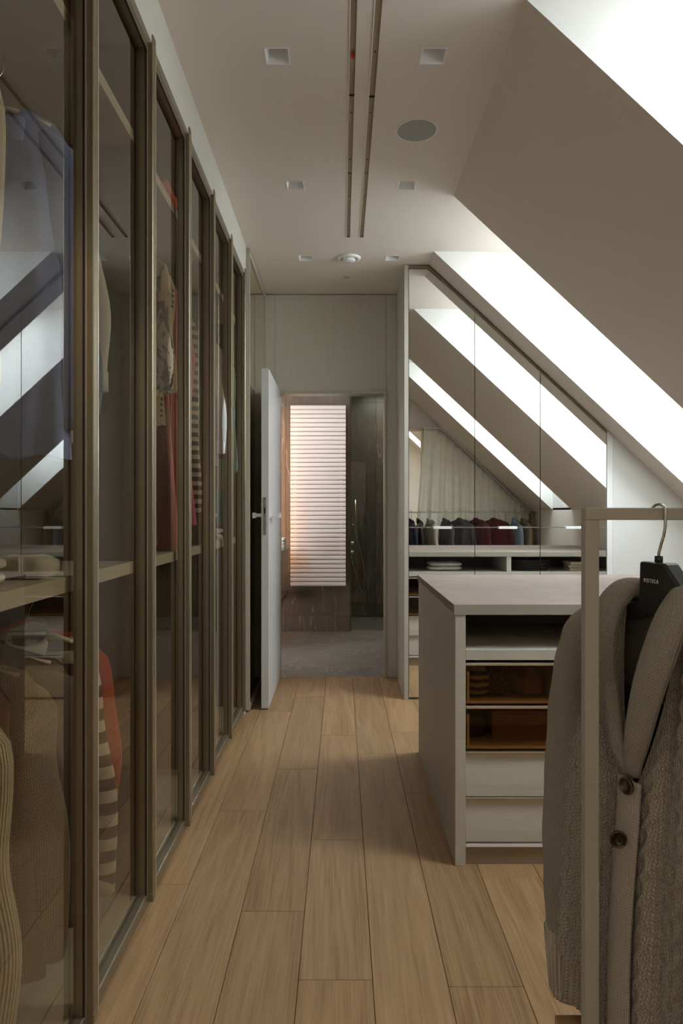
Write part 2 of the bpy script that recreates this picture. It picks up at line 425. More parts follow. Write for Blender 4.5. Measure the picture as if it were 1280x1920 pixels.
# left wall: soffit over wardrobes, closet back, near wall
struct('wall_left', MB().box(-.62, -.568, 1.085, 4.06, 2.605, ZC), M['panel'])
struct('wall_left', MB().box(-1.25, -1.215, 1.0, 4.955, -.05, ZC), M['wall'])
struct('wall_left', MB().box(-1.25, -.575, -2.05, 1.080, -.05, ZC), M['wall'])
struct('wall_left', MB().box(-1.25, -.575, 4.030, 4.955, -.05, ZC), M['panel'])
# partition behind the curtain, back room
xq = XS+(ZC-2.2)/SL
struct('wall_front', MB().prism_y([(.98, 0), (XK, 0), (XK, zs(XK)), (xq, 2.2), (.98, 2.2)], .52, .60).prism_y([(-.575, 2.2), (xq, 2.2), (XS, ZC), (-.575, ZC)], .52, .60), M['wall'])
struct('wall_front', MB().box(-1.25, XK+.06, -2.1, -2.05, -.05, ZC), M['wall'])
fr = thing('trim_2', None, None, (.95, .56, 0), kind='structure')
obj('door_jamb', MB().box(.955, .98, .50, .62, 0, 2.2), M['bronze'], fr)
obj('door_head', MB().box(-.575, .98, .50, .62, 2.175, 2.2), M['bronze'], fr)

# ------------------------------------------------------------------ ceiling fittings
def downlight(x, y, label):
    t = thing('downlight', label, 'light', (x, y, ZC), group='recessed square downlights')
    m = MB(); a, b, h = .04, .017, .075
    lo = [(-a, -a), (a, -a), (a, a), (-a, a)]; hi = [(-b, -b), (b, -b), (b, b), (-b, b)]
    m.add([(x+p, y+q, ZC) for p, q in lo] + [(x+p, y+q, ZC+h) for p, q in hi], [(i, i+4, (i+1) % 4+4, (i+1) % 4) for i in range(4)] + [(4, 7, 6, 5)])
    for p0, p1, q0, q1 in ((-a-.003, a+.003, -a-.003, -a), (-a-.003, a+.003, a, a+.003), (-a-.003, -a, -a, a), (a, a+.003, -a, a)):
        m.box(x+p0, x+p1, y+q0, y+q1, ZC-.0015, ZC+.001)
    obj('housing', m, M['white'], t)
    obj('lamp', MB().lathe((x, y, ZC+.045), [(.0, 0), (.012, 0), (.016, .01), (.016, .028)], 20), M['chrome'], t, smooth=True)
rows = {.48: 'nearest', 1.425: 'second', 2.37: 'beside the pair of brass tracks and nearest of those in view', 3.31: 'beside the middle of the tracks, past the round speaker', 4.255: 'beside the round air valve'}
for x, y in DL:
    side = 'left' if x < 0 else 'right'
    if y < 2: lab = 'small white square recessed downlight overhead on the %s, %s' % (side, 'nearest the back room' if y < 1 else 'just short of the skylight')
    else:
        where = {2.37: 'foremost of three along the tracks', 3.31: 'middle of three, further along the tracks', 4.255: 'next to the round air valve'}[y]
        lab = 'small square recessed downlight on the %s, %s' % (side, where)
    downlight(x, y, lab)
t = thing('ceiling_speaker', 'round flat grey speaker set flush in the ceiling', 'speaker', (.312, 2.83, ZC))
obj('grille', MB().lathe((.312, 2.83, ZC-.004), [(.0, 0), (.080, 0), (.080, .004)], 48), M['grey'], t)
obj('rim', MB().lathe((.312, 2.83, ZC-.0035), [(.081, .0035), (.081, 0), (.086, 0), (.087, .0035)], 48), M['white'], t, smooth=False)
t = thing('air_valve', 'round cream ventilation valve with a raised disc in the ceiling', 'vent', (.0465, 4.252, ZC))
obj('rim', MB().lathe((.0465, 4.252, ZC), [(.048, 0), (.048, -.008), (.056, -.014), (.070, -.008), (.074, 0)], 48), M['white'], t, smooth=True)
obj('disc', MB().lathe((.0465, 4.252, ZC-.022), [(0, 0), (.034, 0), (.041, .006), (.041, .022)], 48), M['white'], t, smooth=True)
obj('smoke_sensor', MB().lathe((.036, 4.60, ZC-.004), [(0, 0), (.016, 0), (.021, .004)], 32), M['grey'], label='tiny round grey sensor dot in the ceiling near the far wall', cat='sensor')
for n_, (x0, x1) in enumerate(((.0285, .0487), (.1055, .1265))):
    t = thing('lighting_track', ['left of two long brass-coloured tracks in the ceiling, with a red sticker', 'right of two long brass-coloured tracks in the ceiling, no sticker'][n_], 'track', ((x0+x1)/2, 2, ZC), group='twin ceiling tracks')
    y0, y1, h = .1, 3.934, .009
    m = MB().quad((x0, y0, ZC+h), (x0, y1, ZC+h), (x1, y1, ZC+h), (x1, y0, ZC+h))
    m.quad((x0, y0, ZC), (x0, y1, ZC), (x0, y1, ZC+h), (x0, y0, ZC+h)); m.quad((x1, y0, ZC), (x1, y0, ZC+h), (x1, y1, ZC+h), (x1, y1, ZC))
    m.quad((x0, y0, ZC), (x0, y0, ZC+h), (x1, y0, ZC+h), (x1, y0, ZC)); m.quad((x0, y1, ZC), (x1, y1, ZC), (x1, y1, ZC+h), (x0, y1, ZC+h))
    obj('channel', m, M['track'], t)
    obj('lip', MB().box(x0-.003, x0, y0, y1+.003, ZC-.002, ZC+.002).box(x0-.003, x1, y1, y1+.003, ZC-.002, ZC+.002), M['white'], t)
    for j in range(9):
        yy = 3.80-j*.36
        obj('screw', MB().lathe(((x0+x1)/2, yy, ZC+h-.002), [(0, 0), (.003, 0), (.003, .002)], 10), M['dark'], t)
    obj('joint', MB().box(x0, x1, 2.60+.01*n_, 2.606+.01*n_, ZC+.004, ZC+h-.0005), M['dark'], t)
    obj('joint', MB().box(x0, x1, 3.2, 3.203, ZC+.004, ZC+h-.0005), M['brown'], t)
    if n_ == 0: obj('sticker', MB().box(x0+.005, x1-.003, 2.365, 2.385, ZC+.002, ZC+.006).box(x0+.008, x1-.006, 2.355, 2.368, ZC+.002, ZC+.006), M['red'], t, label='red sticker')

# ------------------------------------------------------------------ glass-fronted wardrobes on the left
PIT = .49; J0 = 1.085
def wardrobe(y0, label):
    y1 = y0+2*PIT
    t = thing('wardrobe', label, 'wardrobe', (-.9, (y0+y1)/2, 0), group='glass-fronted wardrobes along the left wall')
    obj('side_panel', MB().box(-1.20, -.612, y0+.0005, y0+.011, 0, 2.62), M['inner'], t)
    obj('side_panel', MB().box(-1.20, -.612, y1-.011, y1, 0, 2.62), M['inner'], t)
    obj('back_panel', MB().box(-1.21, -1.20, y0, y1, 0, 2.62), M['inner'], t)
    obj('top_panel', MB().box(-1.20, -.612, y0+.011, y1-.011, 2.60, 2.62), M['inner'], t)
    obj('base_panel', MB().box(-1.20, -.612, y0+.011, y1-.011, .02, .055), M['linen'], t)
    obj('shelf', MB().box(-1.20, -.622, y0+.011, y1-.011, 2.306, 2.340), M['linen'], t)
    obj('shelf', MB().box(-1.20, -.622, y0+.011, y1-.011, 1.018, 1.053), M['linen'], t)
    for z in (2.245, .965):
        obj('hanging_rail', MB().tube([(-.90, y0+.011, z), (-.90, y1-.011, z)], .011, 12), M['bronze'], t, smooth=True)
    for j in range(12):
        obj('peg_hole', MB().box(-.701, -.697, y1-.0118, y1-.0105, .35+j*.17, .354+j*.17), M['dark'], t)
    for q in range(2):
        a, b = y0+q*PIT+.0015, y0+(q+1)*PIT-.0015
        fx0, fx1 = -.606, -.58
        m = MB(); s = .030
        m.box(fx0, fx1, a, a+s*.5, .02, 2.618); m.box(fx0, fx1, b-s, b, .02, 2.618)
        m.box(fx0, fx1, a+s*.5, b-s, .02, .058); m.box(fx0, fx1, a+s*.5, b-s, 2.580, 2.618)
        d = obj('door', m, M['bronze'], t)
        obj('glass_pane', MB().box(-.6025, -.5985, a+s*.5, b-s, .058, 2.580), M['glass'], d)
        obj('glazing_bead', MB().box(-.583, -.5795, a+s*.5, b-s, .0565, .0585).box(-.6, -.5795, a+s*.5-.002, a+s*.5, .058, 2.58), M['bronze_l'], d)
        obj('gasket', MB().box(-.5845, -.5797, b-s-.0022, b-s, .0585, 2.58).box(-.5845, -.5797, a+s*.5, b-s-.0022, 2.5775, 2.58), M['black'], d)
        # vertical grip profile on the far side of each leaf
        h = MB().prism_z([(-.58, b-.020), (-.566, b-.020), (-.564, b-.018), (-.564, b+.006), (-.567, b+.009), (-.58, b+.009)], .034, 2.628)
        obj('handle', h, M['bronze'], d)
        obj('handle_trim', MB().box(-.5665, -.5625, b+.0045, b+.0095, .036, 2.60).box(-.582, -.5795, b-.0215, b-.0195, .036, 2.60), M['bronze_l'], d)
        obj('end_cap', MB().box(-.579, -.563, b-.021, b+.010, 2.600, 2.630), M['bronze'], d, bevel=.002)
        obj('end_cap', MB().box(-.579, -.563, b-.021, b+.010, .032, .058), M['bronze'], d, bevel=.002)
    return t
wardrobe(J0, 'nearest bronze glass wardrobe, with pale shirts above and knitwear below')
wardrobe(J0+2*PIT, 'middle bronze glass wardrobe, with the pink and patterned dresses')
wardrobe(J0+4*PIT, 'farthest bronze glass wardrobe, next to the open door')

# sliding mirror panel next to the far wall
t = thing('mirror_panel', 'tall bronze mirror panel in a pale frame behind the open door', 'mirror', (-.56, 4.5, 0))
y0, y1 = 4.087, 4.952
m = MB().box(-.571, -.549, y0, y0+.018, .012, ZC-.004).box(-.571, -.549, y1-.018, y1, .012, ZC-.004).box(-.571, -.549, y0+.018, y1-.018, .012, .045).box(-.571, -.549, y0+.018, y1-.018, ZC-.045, ZC-.004)
obj('frame', m, M['olive'], t, bevel=.001)
obj('glass', MB().box(-.568, -.556, y0+.018, y1-.018, .045, ZC-.045), M['bmirror'], t)
# ------------------------------------------------------------------ white door, open
t = thing('door_1', None, None, (-.437, 4.94, 0), kind='structure')
obj('door_leaf', MB().box(-.486, -.441, 4.140, 4.938, .008, 2.072), M['doorw'], t, bevel=.0015)
obj('lock_plate', MB().box(-.4745, -.4565, 4.1375, 4.140, 1.06, 1.29), M['steel'], t, bevel=.001)
obj('latch', MB().box(-.470, -.461, 4.135, 4.139, 1.19, 1.226), M['black'], t)
for s, x0 in ((1, -.441), (-1, -.486)):
    d = obj('door_handle', MB().prism_x([(4.185, 1.195), (4.185, 1.165), (4.225, 1.165), (4.225, 1.195)], min(x0, x0+s*.008), max(x0, x0+s*.008))
        .box(min(x0, x0+s*.05), max(x0, x0+s*.05), 4.195, 4.215, 1.170, 1.190), M['white'], t)
    xa = x0+s*.05
    obj('lever', MB().add([(xa-.011, 4.19, 1.162), (xa+.011, 4.19, 1.162), (xa+.011, 4.19, 1.196), (xa-.011, 4.19, 1.196),
        (xa-.008, 4.33, 1.170), (xa+.008, 4.33, 1.170), (xa+.008, 4.33, 1.190), (xa-.008, 4.33, 1.190)],
        [(3, 2, 1, 0), (4, 5, 6, 7), (0, 1, 5, 4), (1, 2, 6, 5), (2, 3, 7, 6), (3, 0, 4, 7)]), M['white'], d)
for z in (.3, 1.05, 1.82):
    obj('hinge', MB().box(-.468, -.444, 4.938, 4.948, z, z+.07), M['black'], t)

# ------------------------------------------------------------------ mirrored wardrobe under the slope
YM = 4.372
t = thing('mirrored_wardrobe', 'built-in wardrobe with silver mirror doors cut to the roof slope', 'wardrobe', (1.0, 4.6, 0))
obj('side_panel', MB().box(.402, .428, YM-.004, 4.953, 0, ZC-.003), M['panel'], t, bevel=.001)
xe = [.430, .853, 1.272, 1.697]
def mt(x): return min(ZC-.028, zs(x)-.026)
obj('carcass', MB().prism_y([(.43, .01), (1.72, .01), (1.72, zs(1.72)-.06), (XS, ZC-.06), (.43, ZC-.06)], YM+.022, YM+.5), M['dark'], t)
for a, b in zip(xe[:-1], xe[1:]):
    a_, b_ = a+.0022, b-.0022
    pts = [(a_, .014), (b_, .014), (b_, mt(b_))] + ([(XS-.012, ZC-.028)] if a_ < XS < b_ else []) + [(a_, mt(a_))]
    d = obj('mirror_door', MB().prism_y(pts, YM, YM+.018), M['mirror'], t)
    obj('bar', MB().box(a_, b_, YM-.0045, YM-.0005, 1.099, 1.105), M['steel'], d)
    hx = b_-.17 if a > .5 else .575
    hx = {.430: .587, .853: 1.005, 1.272: 1.43}[a]
    hm = MB().box(hx, hx+.115, YM-.022, YM-.012, 1.092, 1.108).box(hx+.01, hx+.02, YM-.012, YM-.001, 1.095, 1.105).box(hx+.095, hx+.105, YM-.012, YM-.001, 1.095, 1.105)
    obj('handle', hm, M['white'], d, bevel=.001)
m = MB().box(.428, XS-.005, YM-.003, YM+.02, ZC-.024, ZC-.006)
m.prism_y([(XS-.006, ZC-.006), (XS-.010, ZC-.024), (1.70, zs(1.70)-.024), (1.70, zs(1.70)-.006)], YM-.003, YM+.02)
obj('top_trim', m, M['bronze'], t)
obj('stile', MB().prism_y([(1.699, 0), (1.735, 0), (1.735, zs(1.735)-.005), (1.699, zs(1.699)-.005)], YM-.004, YM+.02), M['white'], t)
obj('threshold', MB().box(.428, 1.70, YM+.002, YM+.02, .0, .012), M['dark'], t)
struct('wall_right', MB().prism_y([(1.737, 0), (XK, 0), (XK, zs(XK)), (1.737, zs(1.737))], YM-.002, YM+.03), M['wellp'])

# ------------------------------------------------------------------ island
IX0, IX1, IY0, IY1 = .385, 2.20, 2.315, 3.412
ZT = .887
t = thing('island_cabinet', 'greige dressing island with drawers, dark glass fronts and open shelf', 'cabinet', ((IX0+IX1)/2, (IY0+IY1)/2, 0))
obj('worktop', MB().prism_y([(IX0+.0, ZT-.034), (IX1, ZT-.034), (IX1, ZT), (IX0-.006, ZT)], IY0-.003, IY1+.003), M['top'], t, bevel=.0015)
obj('top_edge', MB().box(IX0-.004, IX1, IY0-.0045, IY0-.003, ZT-.035, ZT-.001), M['rackm'], t)
obj('top_edge', MB().box(IX0-.004, IX1, IY1+.003, IY1+.0045, ZT-.035, ZT-.001), M['rackm'], t)
obj('side_panel', MB().box(IX0, IX0+.036, IY0, IY1, 0, ZT-.034), M['linen_v'], t, bevel=.0012)
obj('side_panel', MB().box(IX1-.036, IX1, IY0, IY1, 0, ZT-.034), M['linen_v'], t, bevel=.0012)
obj('edge_strip', MB().box(IX0+.001, IX0+.035, IY0-.0012, IY0, .001, ZT-.035), M['linen'], t)
obj('back_panel', MB().box(IX0+.036, IX1-.036, 2.855, 2.875, .06, ZT-.034), M['inner'], t)
MX = (1.290, 1.325)
obj('divider', MB().box(MX[0], MX[1], IY0, IY1, .06, ZT-.034), M['linen'], t)
for face in (0, 1):
    def Y(a, b):                       # depth interval measured from the face inwards
        return (IY0+a, IY0+b) if face == 0 else (IY1-b, IY1-a)
    for (xa, xb) in ((IX0+.037, MX[0]-.001), (MX[1]+.001, IX1-.037)):
        y = Y(0, .53); obj('shelf', MB().box(xa, xb, *y, .698, .732), M['linen'], t)
        y = Y(0, .530); obj('rail', MB().box(xa, xb, *y, .064, .074), M['white'], t)
        y = Y(.012, .5); obj('plinth', MB().box(xa, xb, *y, 0, .064), M['brown'], t)
        for (z0, z1) in ((.546, .688), (.392, .542)):
            yb = Y(.004, .50)
            m = MB().box(xa+.002, xb-.002, *yb, z0+.004, z0+.012).box(xa+.004, xa+.012, *yb, z0+.012, z1-.03).box(xb-.012, xb-.004, *yb, z0+.012, z1-.03)
            d = obj('drawer', m, M['drawerwood'], t)
            yf = Y(-.001, .012); obj('handle_strip', MB().box(xa, xb, *yf, z1-.009, z1), M['bronze_l'], d, bevel=.001)
            yf = Y(.001, .007); obj('glass_front', MB().box(xa+.001, xb-.001, *yf, z0+.002, z1-.009), M['dglass'], d)
        for (z0, z1) in ((.236, .386), (.082, .232)):
            y = Y(0, 1); s = 1 if face == 0 else -1; f = IY0 if face == 0 else IY1
            m = MB().prism_x([(f+s*.0, z0), (f+s*.45, z0), (f+s*.45, z1-.02), (f+s*.013, z1-.004), (f+s*.002, z1-.11)], xa, xb)
            d = obj('drawer', m, M['linen'], t)
            ys_ = sorted((f-s*.001, f+s*.016)); obj('handle_strip', MB().box(xa, xb, *ys_, z1-.003, z1+.001), M['bronze_l'], d)
        if face == 0 or 1:
            pass

def blob(name, mat, c, size, seed, label, cat, group=None, rz=0, layers=1, amp=.18):
    rnd = random.Random(seed); ph = [rnd.uniform(0, 6.28) for _ in range(8)]
    t = thing(name, label, cat, c, rz, group)
    L, W, H = size
    for q in range(layers):
        h0 = H*q/layers; h1 = H*(q+1)/layers*1.02
        m = MB()
        def fn(u, v):
            a = 2*PI*u; b = PI*(v-.5)
            cx, sx = math.cos(a), math.sin(a); e = .45
            r = abs(math.cos(b))**.5
            x = L/2*math.copysign(abs(cx)**e, cx)*r; y = W/2*math.copysign(abs(sx)**e, sx)*r
            zz = (h0+h1)/2+(h1-h0)/2*math.copysign(abs(math.sin(b))**.6, math.sin(b))
            w = amp*(math.sin(5*x/L*2+ph[q])+math.sin(7*y/W*2+3*x/L+ph[q+2]))*.5
            x *= 1+.04*math.sin(3*a+ph[q+1]+q)
            return x, y, max(0, zz + w*H*.35*(zz/H)), x, y
        m.grid(fn, 40, 14, True); obj('fold', m, mat, t, local=True, smooth=True)
    return t
M['zebra'] = pattern('cream and black bands', 'stripes', (.02, .017, .015), (.42, .36, .22), 38)
M['plaid'] = pattern('dark plum check', 'plaid', (.035, .018, .02), (.12, .09, .10), 60)
M['ochre'] = fabric('rust brown wool', (.22, .10, .035)); M['bluegrey'] = fabric('blue grey fleece', (.22, .25, .25)); M['darkbrown'] = fabric('dark brown wool', (.06, .03, .02))
M['tan'] = fabric('tan cotton', (.25, .17, .09)); M['cream'] = fabric('cream cotton', (.60, .55, .45)); M['wool'] = fabric('white towelling', (.72, .69, .62), 500, .1, .8)
zd = .5585
blob('folded_scarf', M['zebra'], (.462, 2.42, zd), (.075, .15, .105), 1, 'black and cream banded knit scarf in the upper glass drawer', 'scarf', rz=.3)
blob('folded_sweater', M['plaid'], (.555, 2.43, zd), (.09, .16, .085), 2, 'dark plum checked shirt folded beside the banded scarf', 'shirt', rz=-.2)
blob('folded_sweater', M['ochre'], (.645, 2.44, zd), (.085, .18, .08), 3, 'rust brown sweater in the middle of the glass drawer', 'sweater', rz=.25)
blob('folded_sweater', M['bluegrey'], (.735, 2.42, zd), (.06, .18, .095), 4, 'pale blue grey fleece standing upright in the glass drawer', 'sweater', rz=.15)
blob('folded_sweater', M['darkbrown'], (.83, 2.43, zd), (.10, .18, .07), 5, 'rust and dark brown sweater at the cardigan end of the drawer', 'sweater', rz=-.2)
blob('leather_belt_roll', M['black'], (.475, 2.45, .4045), (.085, .12, .085), 6, 'black rolled bag in the lower glass drawer', 'bag')
obj('wooden_tray', MB().box(.53, 1.27, 2.40, 2.72, .4045, .49).box(.53, 1.27, 2.40, 2.41, .49, .50), M['drawerwood'], label='wooden insert tray inside the lower glass drawer', cat='tray')
blob('folded_blanket', M['wool'], (.83, 3.20, .732), (.27, .22, .065), 8, 'white folded blanket on the far-side shelf of the island', 'blanket', layers=2)
# basket and books on the far side
t = thing('storage_basket', 'dark grey perforated basket on the far-side shelf of the island', 'basket', (1.52, 3.22, .732))
m = MB()
for j in range(5): m.tube([(1.52+.14*math.cos(2*PI*k/24)*(1+.02*j), 3.22+.10*math.sin(2*PI*k/24)*(1+.02*j), .74+j*.018) for k in range(25)], .0065, 6, cap=False)
obj('weave', m, M['grey'] if False else paint('dark grey rattan', (.05, .05, .048), .7), t, smooth=True)
m = MB().lathe((0, 0, 0), [(0, 0), (.97, 0), (1.03, .085)], 32); m.v = [(1.52+x*.135, 3.22+y*.095, .733+z) for x, y, z in m.v]
obj('bowl', m, bpy.data.materials['dark grey rattan'], t)
for i, c in enumerate(((.45, .30, .22), (.30, .12, .10), (.55, .42, .25))):
    t = thing('book', ['cream and brown book lying at the bottom of the small pile', 'dark red book lying in the middle of the small pile', 'tan book lying on top of the small pile'][i], 'book', (1.92, 3.24, .732+i*.024), random.uniform(-.1, .1), 'books on the island shelf')
    obj('cover', MB().box(-.11, .11, -.08, .08, 0, .003).box(-.11, .11, -.08, .08, .020, .0235).box(-.11, .11, -.08, -.077, .003, .020), paint('book cover %d' % i, c, .6), t, local=True)
    obj('pages', MB().box(-.107, .107, -.077, .077, .003, .020), M['cream'], t, local=True)

# ------------------------------------------------------------------ clothes hanging generator
def hanger(name, label, loc, rz, mat, W=.20, group=None, hook_mat=None):
    t = thing(name, label, 'hanger', loc, rz, group)
    hook = [(.0, 0, -.095), (0, 0, -.06), (.004, 0, -.045), (.014, 0, -.028)] + [(.018*math.cos(a)-.002, 0, .004+.018*math.sin(a)-.0) for a in np.linspace(-.6, PI*1.05, 10)]
    obj('hook', MB().tube(hook, .002, 8), hook_mat or M['chrome'], t, local=True, smooth=True)
    pts = []
    for i in range(13):
        u = (-W+2*W*i/12)*.92; pts.append((u, 0, -.116-.30*max(0, abs(u)-.05)))
    obj('shoulder_bar', MB().tube(pts, [(.005+.002*abs(p[0])/W, .007+.005*abs(p[0])/W) for p in pts], 10), mat, t, local=True, smooth=True)
    return t
def garment(name, label, cat, loc, rz, mat, L=.70, W=.215, D=.045, sleeve=.58, cuffmat=None, seed=0, flare=.05, zsh=-.125, strap=False, drop=.30,
            group=None, sr=.062, collar=True, hang=True, buttons=None, swing=.03, hmat=None, shortcuff=False, so=.035):
    rnd = random.Random(seed); p1, p2, p3 = (rnd.uniform(0, 6.28) for _ in range(3))
    t = thing(name, label, cat, loc, rz, group)
    m = MB(); nw = .055
    def top(u):
        a = abs(u); return zsh + .018 - drop*max(0, a-nw) - 1.2*max(0, a-(W-.03))**1.0
    def fn(u, v):
        ph = 2*PI*u; s, c = math.sin(ph), math.cos(ph)
        w = W*(1+flare*(1-v)**1.2)*(1-.05*math.sin(v*PI))
        x = w*math.copysign(abs(s)**.85, s)
        xt = W*math.copysign(abs(s)**.85, s)
        fold = 1+.30*(1-v)*math.sin(7*x/W+p1+2*v)+.18*(1-v*.6)*math.sin(13*x/W+p2-3*v)
        d = D*math.copysign(abs(c)**.7, c)*fold*(1-.82*v**5)
        if c > 0 and v > .86 and abs(x) < nw: d += 0
        zt = top(xt) - (.05 if (c > 0 and abs(x) < nw*.8) else 0)*(v**8)
        hem = zsh-L + .006*math.sin(9*x/W+p3)
        z = hem+v*(zt-hem)
        return x*1.0, -d, z, ph*W*.63, z
    m.grid(fn, 72, 36, True)
    b = obj('body', m, mat, t, local=True, smooth=True)
    if sleeve:
        for s in (-1, 1):
            x0 = s*(W-.028); sw = rnd.uniform(-swing, swing)
            z0 = zsh-drop*(W-.08)-.025
            n = 26; path = []; rad = []
            for i in range(n+1):
                f = i/n
                w_ = min(1, f/.13)
                path.append((x0-s*.05*(1-w_)**1.4+s*(so*math.sin(f*1.6)+.008*math.sin(f*7+p1)), -.012*f-sw*f*f+.006*math.sin(f*9+p2), z0+.02-sleeve*f))
                r = sr*(1-.32*f)*(1+.05*math.sin(f*14+p3))*(.35+.65*math.sin(w_*PI/2)); rad.append((r*.92, r*.52))
            if not shortcuff: rad[-1] = (rad[-1][0]*.92, rad[-1][1]*.9)
            sl = obj('sleeve', MB().tube(path, rad, 20, axis=(1, 0, 0)), mat, t, local=True, smooth=True)
            if cuffmat:
                e = path[-1]; r = rad[-1]
                obj('cuff', MB().tube([(e[0], e[1], e[2]+.055), (e[0], e[1], e[2]+.05), (e[0]+s*.002, e[1]-.002, e[2]-.004), (e[0]+s*.002, e[1]-.002, e[2]-.006)], [(r[0]*.98, r[1]*1.0), (r[0]*1.1, r[1]*1.2), (r[0]*1.08, r[1]*1.25), (r[0]*.9, r[1]*.9)], 20, axis=(1, 0, 0)), cuffmat, sl, local=True, smooth=True)
    if collar:
        c = MB()
        def cf(u, v):
            a = 2*PI*u; fr = .5+.5*math.cos(a)
            r = nw*1.02; z = zsh-.004+.052*(v if v < .5 else 1-v)*1.6-.055*fr
            k = 1+(.10 if v > .5 else 0)*1.4
            return r*k*math.sin(a), -(.036*k*math.cos(a)), z - (.02 if v > .9 else 0), a*.05, z
        c.grid(cf, 32, 6, True); obj('collar', c, cuffmat or mat, t, local=True, smooth=True)
    if buttons:
        for j in range(5):
            z = zsh-.09-j*(L-.14)/4.6
            obj('button', MB().tube([(0, -D*1.32-.002, z), (0, -D*1.32-.006, z)], .0055, 12), buttons, t, local=True)
    if hang: hanger('clothes_hanger', hang, loc, rz, hmat or M['white'], W-.03)
    return t

M['chambray'] = fabric('blue chambray', (.27, .38, .86), 900, .15, .5); M['denim'] = fabric('washed denim', (.20, .28, .46), 900, .25, .5)
M['sheer'] = fabric('off-white voile', (.62, .58, .52), 900, .05, .3); M['shirtw'] = fabric('white poplin', (.68, .67, .68), 900, .05, .4)
M['beige'] = fabric('beige crepe', (.42, .34, .26), 900, .1, .4); M['mauve'] = fabric('mauve grey wool', (.30, .235, .21), 900, .1, .5)
M['creamk'] = knit('cream rib knit', (.70, .62, .46), .009, .006, 1.0, True); M['creamc'] = knit('cream cable knit', (.74, .66, .50), .012, .009)
M['rustk'] = fabric('rust viscose', (.24, .10, .05)); M['greyk'] = knit('grey mohair knit', (.24, .22, .19), .006, .005)
M['stripe'] = pattern('brown and white stripes', 'stripes', (.62, .55, .48), (.11, .07, .045), 15.5)
M['coral'] = fabric('coral red cotton', (.62, .10, .05)); M['dots'] = pattern('cream with brown dots', 'dots', (.48, .42, .33), (.10, .07, .05), 48)
M['animal'] = pattern('brown animal print', 'animal', (.05, .028, .016), (.38, .30, .22), 26); M['pink'] = fabric('rose pink silk', (.55, .20, .22), 900, .1, .5, .6)
M['magenta'] = fabric('magenta pink crepe', (.62, .14, .32), 900, .1, .5); M['redsilk'] = fabric('dark red crepe', (.28, .04, .03)); M['navy'] = fabric('navy wool', (.02, .026, .05))
M['green'] = fabric('sage green cotton', (.16, .22, .16)); M['teal'] = fabric('pale teal jersey', (.18, .32, .34)); M['stripe2'] = pattern('black and cream hoops', 'stripes', (.04, .035, .03), (.50, .43, .33), 26)
XR = -.915; ZR = 2.256; ZL = .976
G1 = 'clothes hanging behind the wardrobe glass'
hx = 'white plastic hanger under the '
def hang_g(y, z, nm, lab, cat, mat, x=XR, rz=None, **k):
    garment(nm, lab, cat, (x, y, z), rz if rz is not None else random.uniform(-.03, .12), mat, hang=hx+lab[:60].split(' in ')[0].split(' with ')[0].split(' at ')[0].split(' behind ')[0].split(' between ')[0], group=None, **k)
# nearest wardrobe, upper rail
hang_g(1.235, ZR, 'blouse', 'beige long blouse at the camera end of the upper rail', 'blouse', M['beige'], L=1.0, sleeve=.75, seed=1, zsh=-.10)
hang_g(1.335, ZR, 'blouse', 'white sheer blouse between the beige one and the blue shirt', 'blouse', M['sheer'], L=.98, sleeve=.66, seed=2)
hang_g(1.585, ZR-.0, 'shirt', 'blue chambray shirt with a loose cuff', 'shirt', M['chambray'], L=.80, sleeve=.70, cuffmat=M['chambray'], seed=3, buttons=M['white'], W=.155, rz=.45, x=-.80)
hang_g(1.725, ZR, 'jacket', 'faded denim jacket behind the chambray shirt', 'jacket', M['denim'], L=.66, sleeve=.62, cuffmat=M['denim'], seed=4, W=.215, sr=.068, rz=.3, x=-.895)
hang_g(1.925, ZR, 'shirt', 'white short-sleeved shirt with a turned cuff near the divider', 'shirt', M['shirtw'], L=.74, sleeve=.56, cuffmat=M['shirtw'], seed=5, W=.160, sr=.066, shortcuff=True, so=.088)
# nearest wardrobe, lower rail
hang_g(1.205, ZL, 'coat', 'mauve grey soft coat nearest the camera on the lower rail', 'coat', M['mauve'], L=.78, sleeve=.66, seed=6, W=.22, sr=.08)
hang_g(1.315, ZL, 'sweater', 'cream ribbed sweater next to the mauve coat', 'sweater', M['creamk'], L=.70, sleeve=.62, seed=7, W=.225, sr=.08)
hang_g(1.455, ZL, 'blouse', 'rust brown blouse between the cream sweaters', 'blouse', M['rustk'], L=.60, sleeve=0, seed=8, W=.20)
hang_g(1.575, ZL, 'sweater', 'cream cable sweater with thick braids', 'sweater', M['creamc'], L=.72, sleeve=.64, seed=9, W=.22, sr=.075)
hang_g(1.71, ZL, 'sweater', 'grey brown fuzzy sweater behind the cable sweater', 'sweater', M['greyk'], L=.68, sleeve=.62, seed=10, W=.23, sr=.075)
hang_g(1.90, ZL, 'sweater', 'brown and white striped sweater with a ribbed pale cuff', 'sweater', M['stripe'], L=.66, sleeve=.66, cuffmat=M['cream'], seed=11, W=.165, sr=.062, x=-.872, so=.066, drop=.45)
hang_g(1.985, ZL, 'top', 'coral red top at the divider of the lower rail', 'top', M['coral'], L=.62, sleeve=.45, seed=12, W=.215)
blob('folded_towel', M['wool'], (-.76, 1.30, 1.053), (.20, .20, .055), 21, 'white folded towel on the middle shelf nearest the camera', 'towel', rz=.2, layers=2)
blob('folded_towel', M['wool'], (-.70, 1.52, 1.053), (.13, .10, .05), 22, 'small white rolled towel on the middle shelf by the first door frame', 'towel')
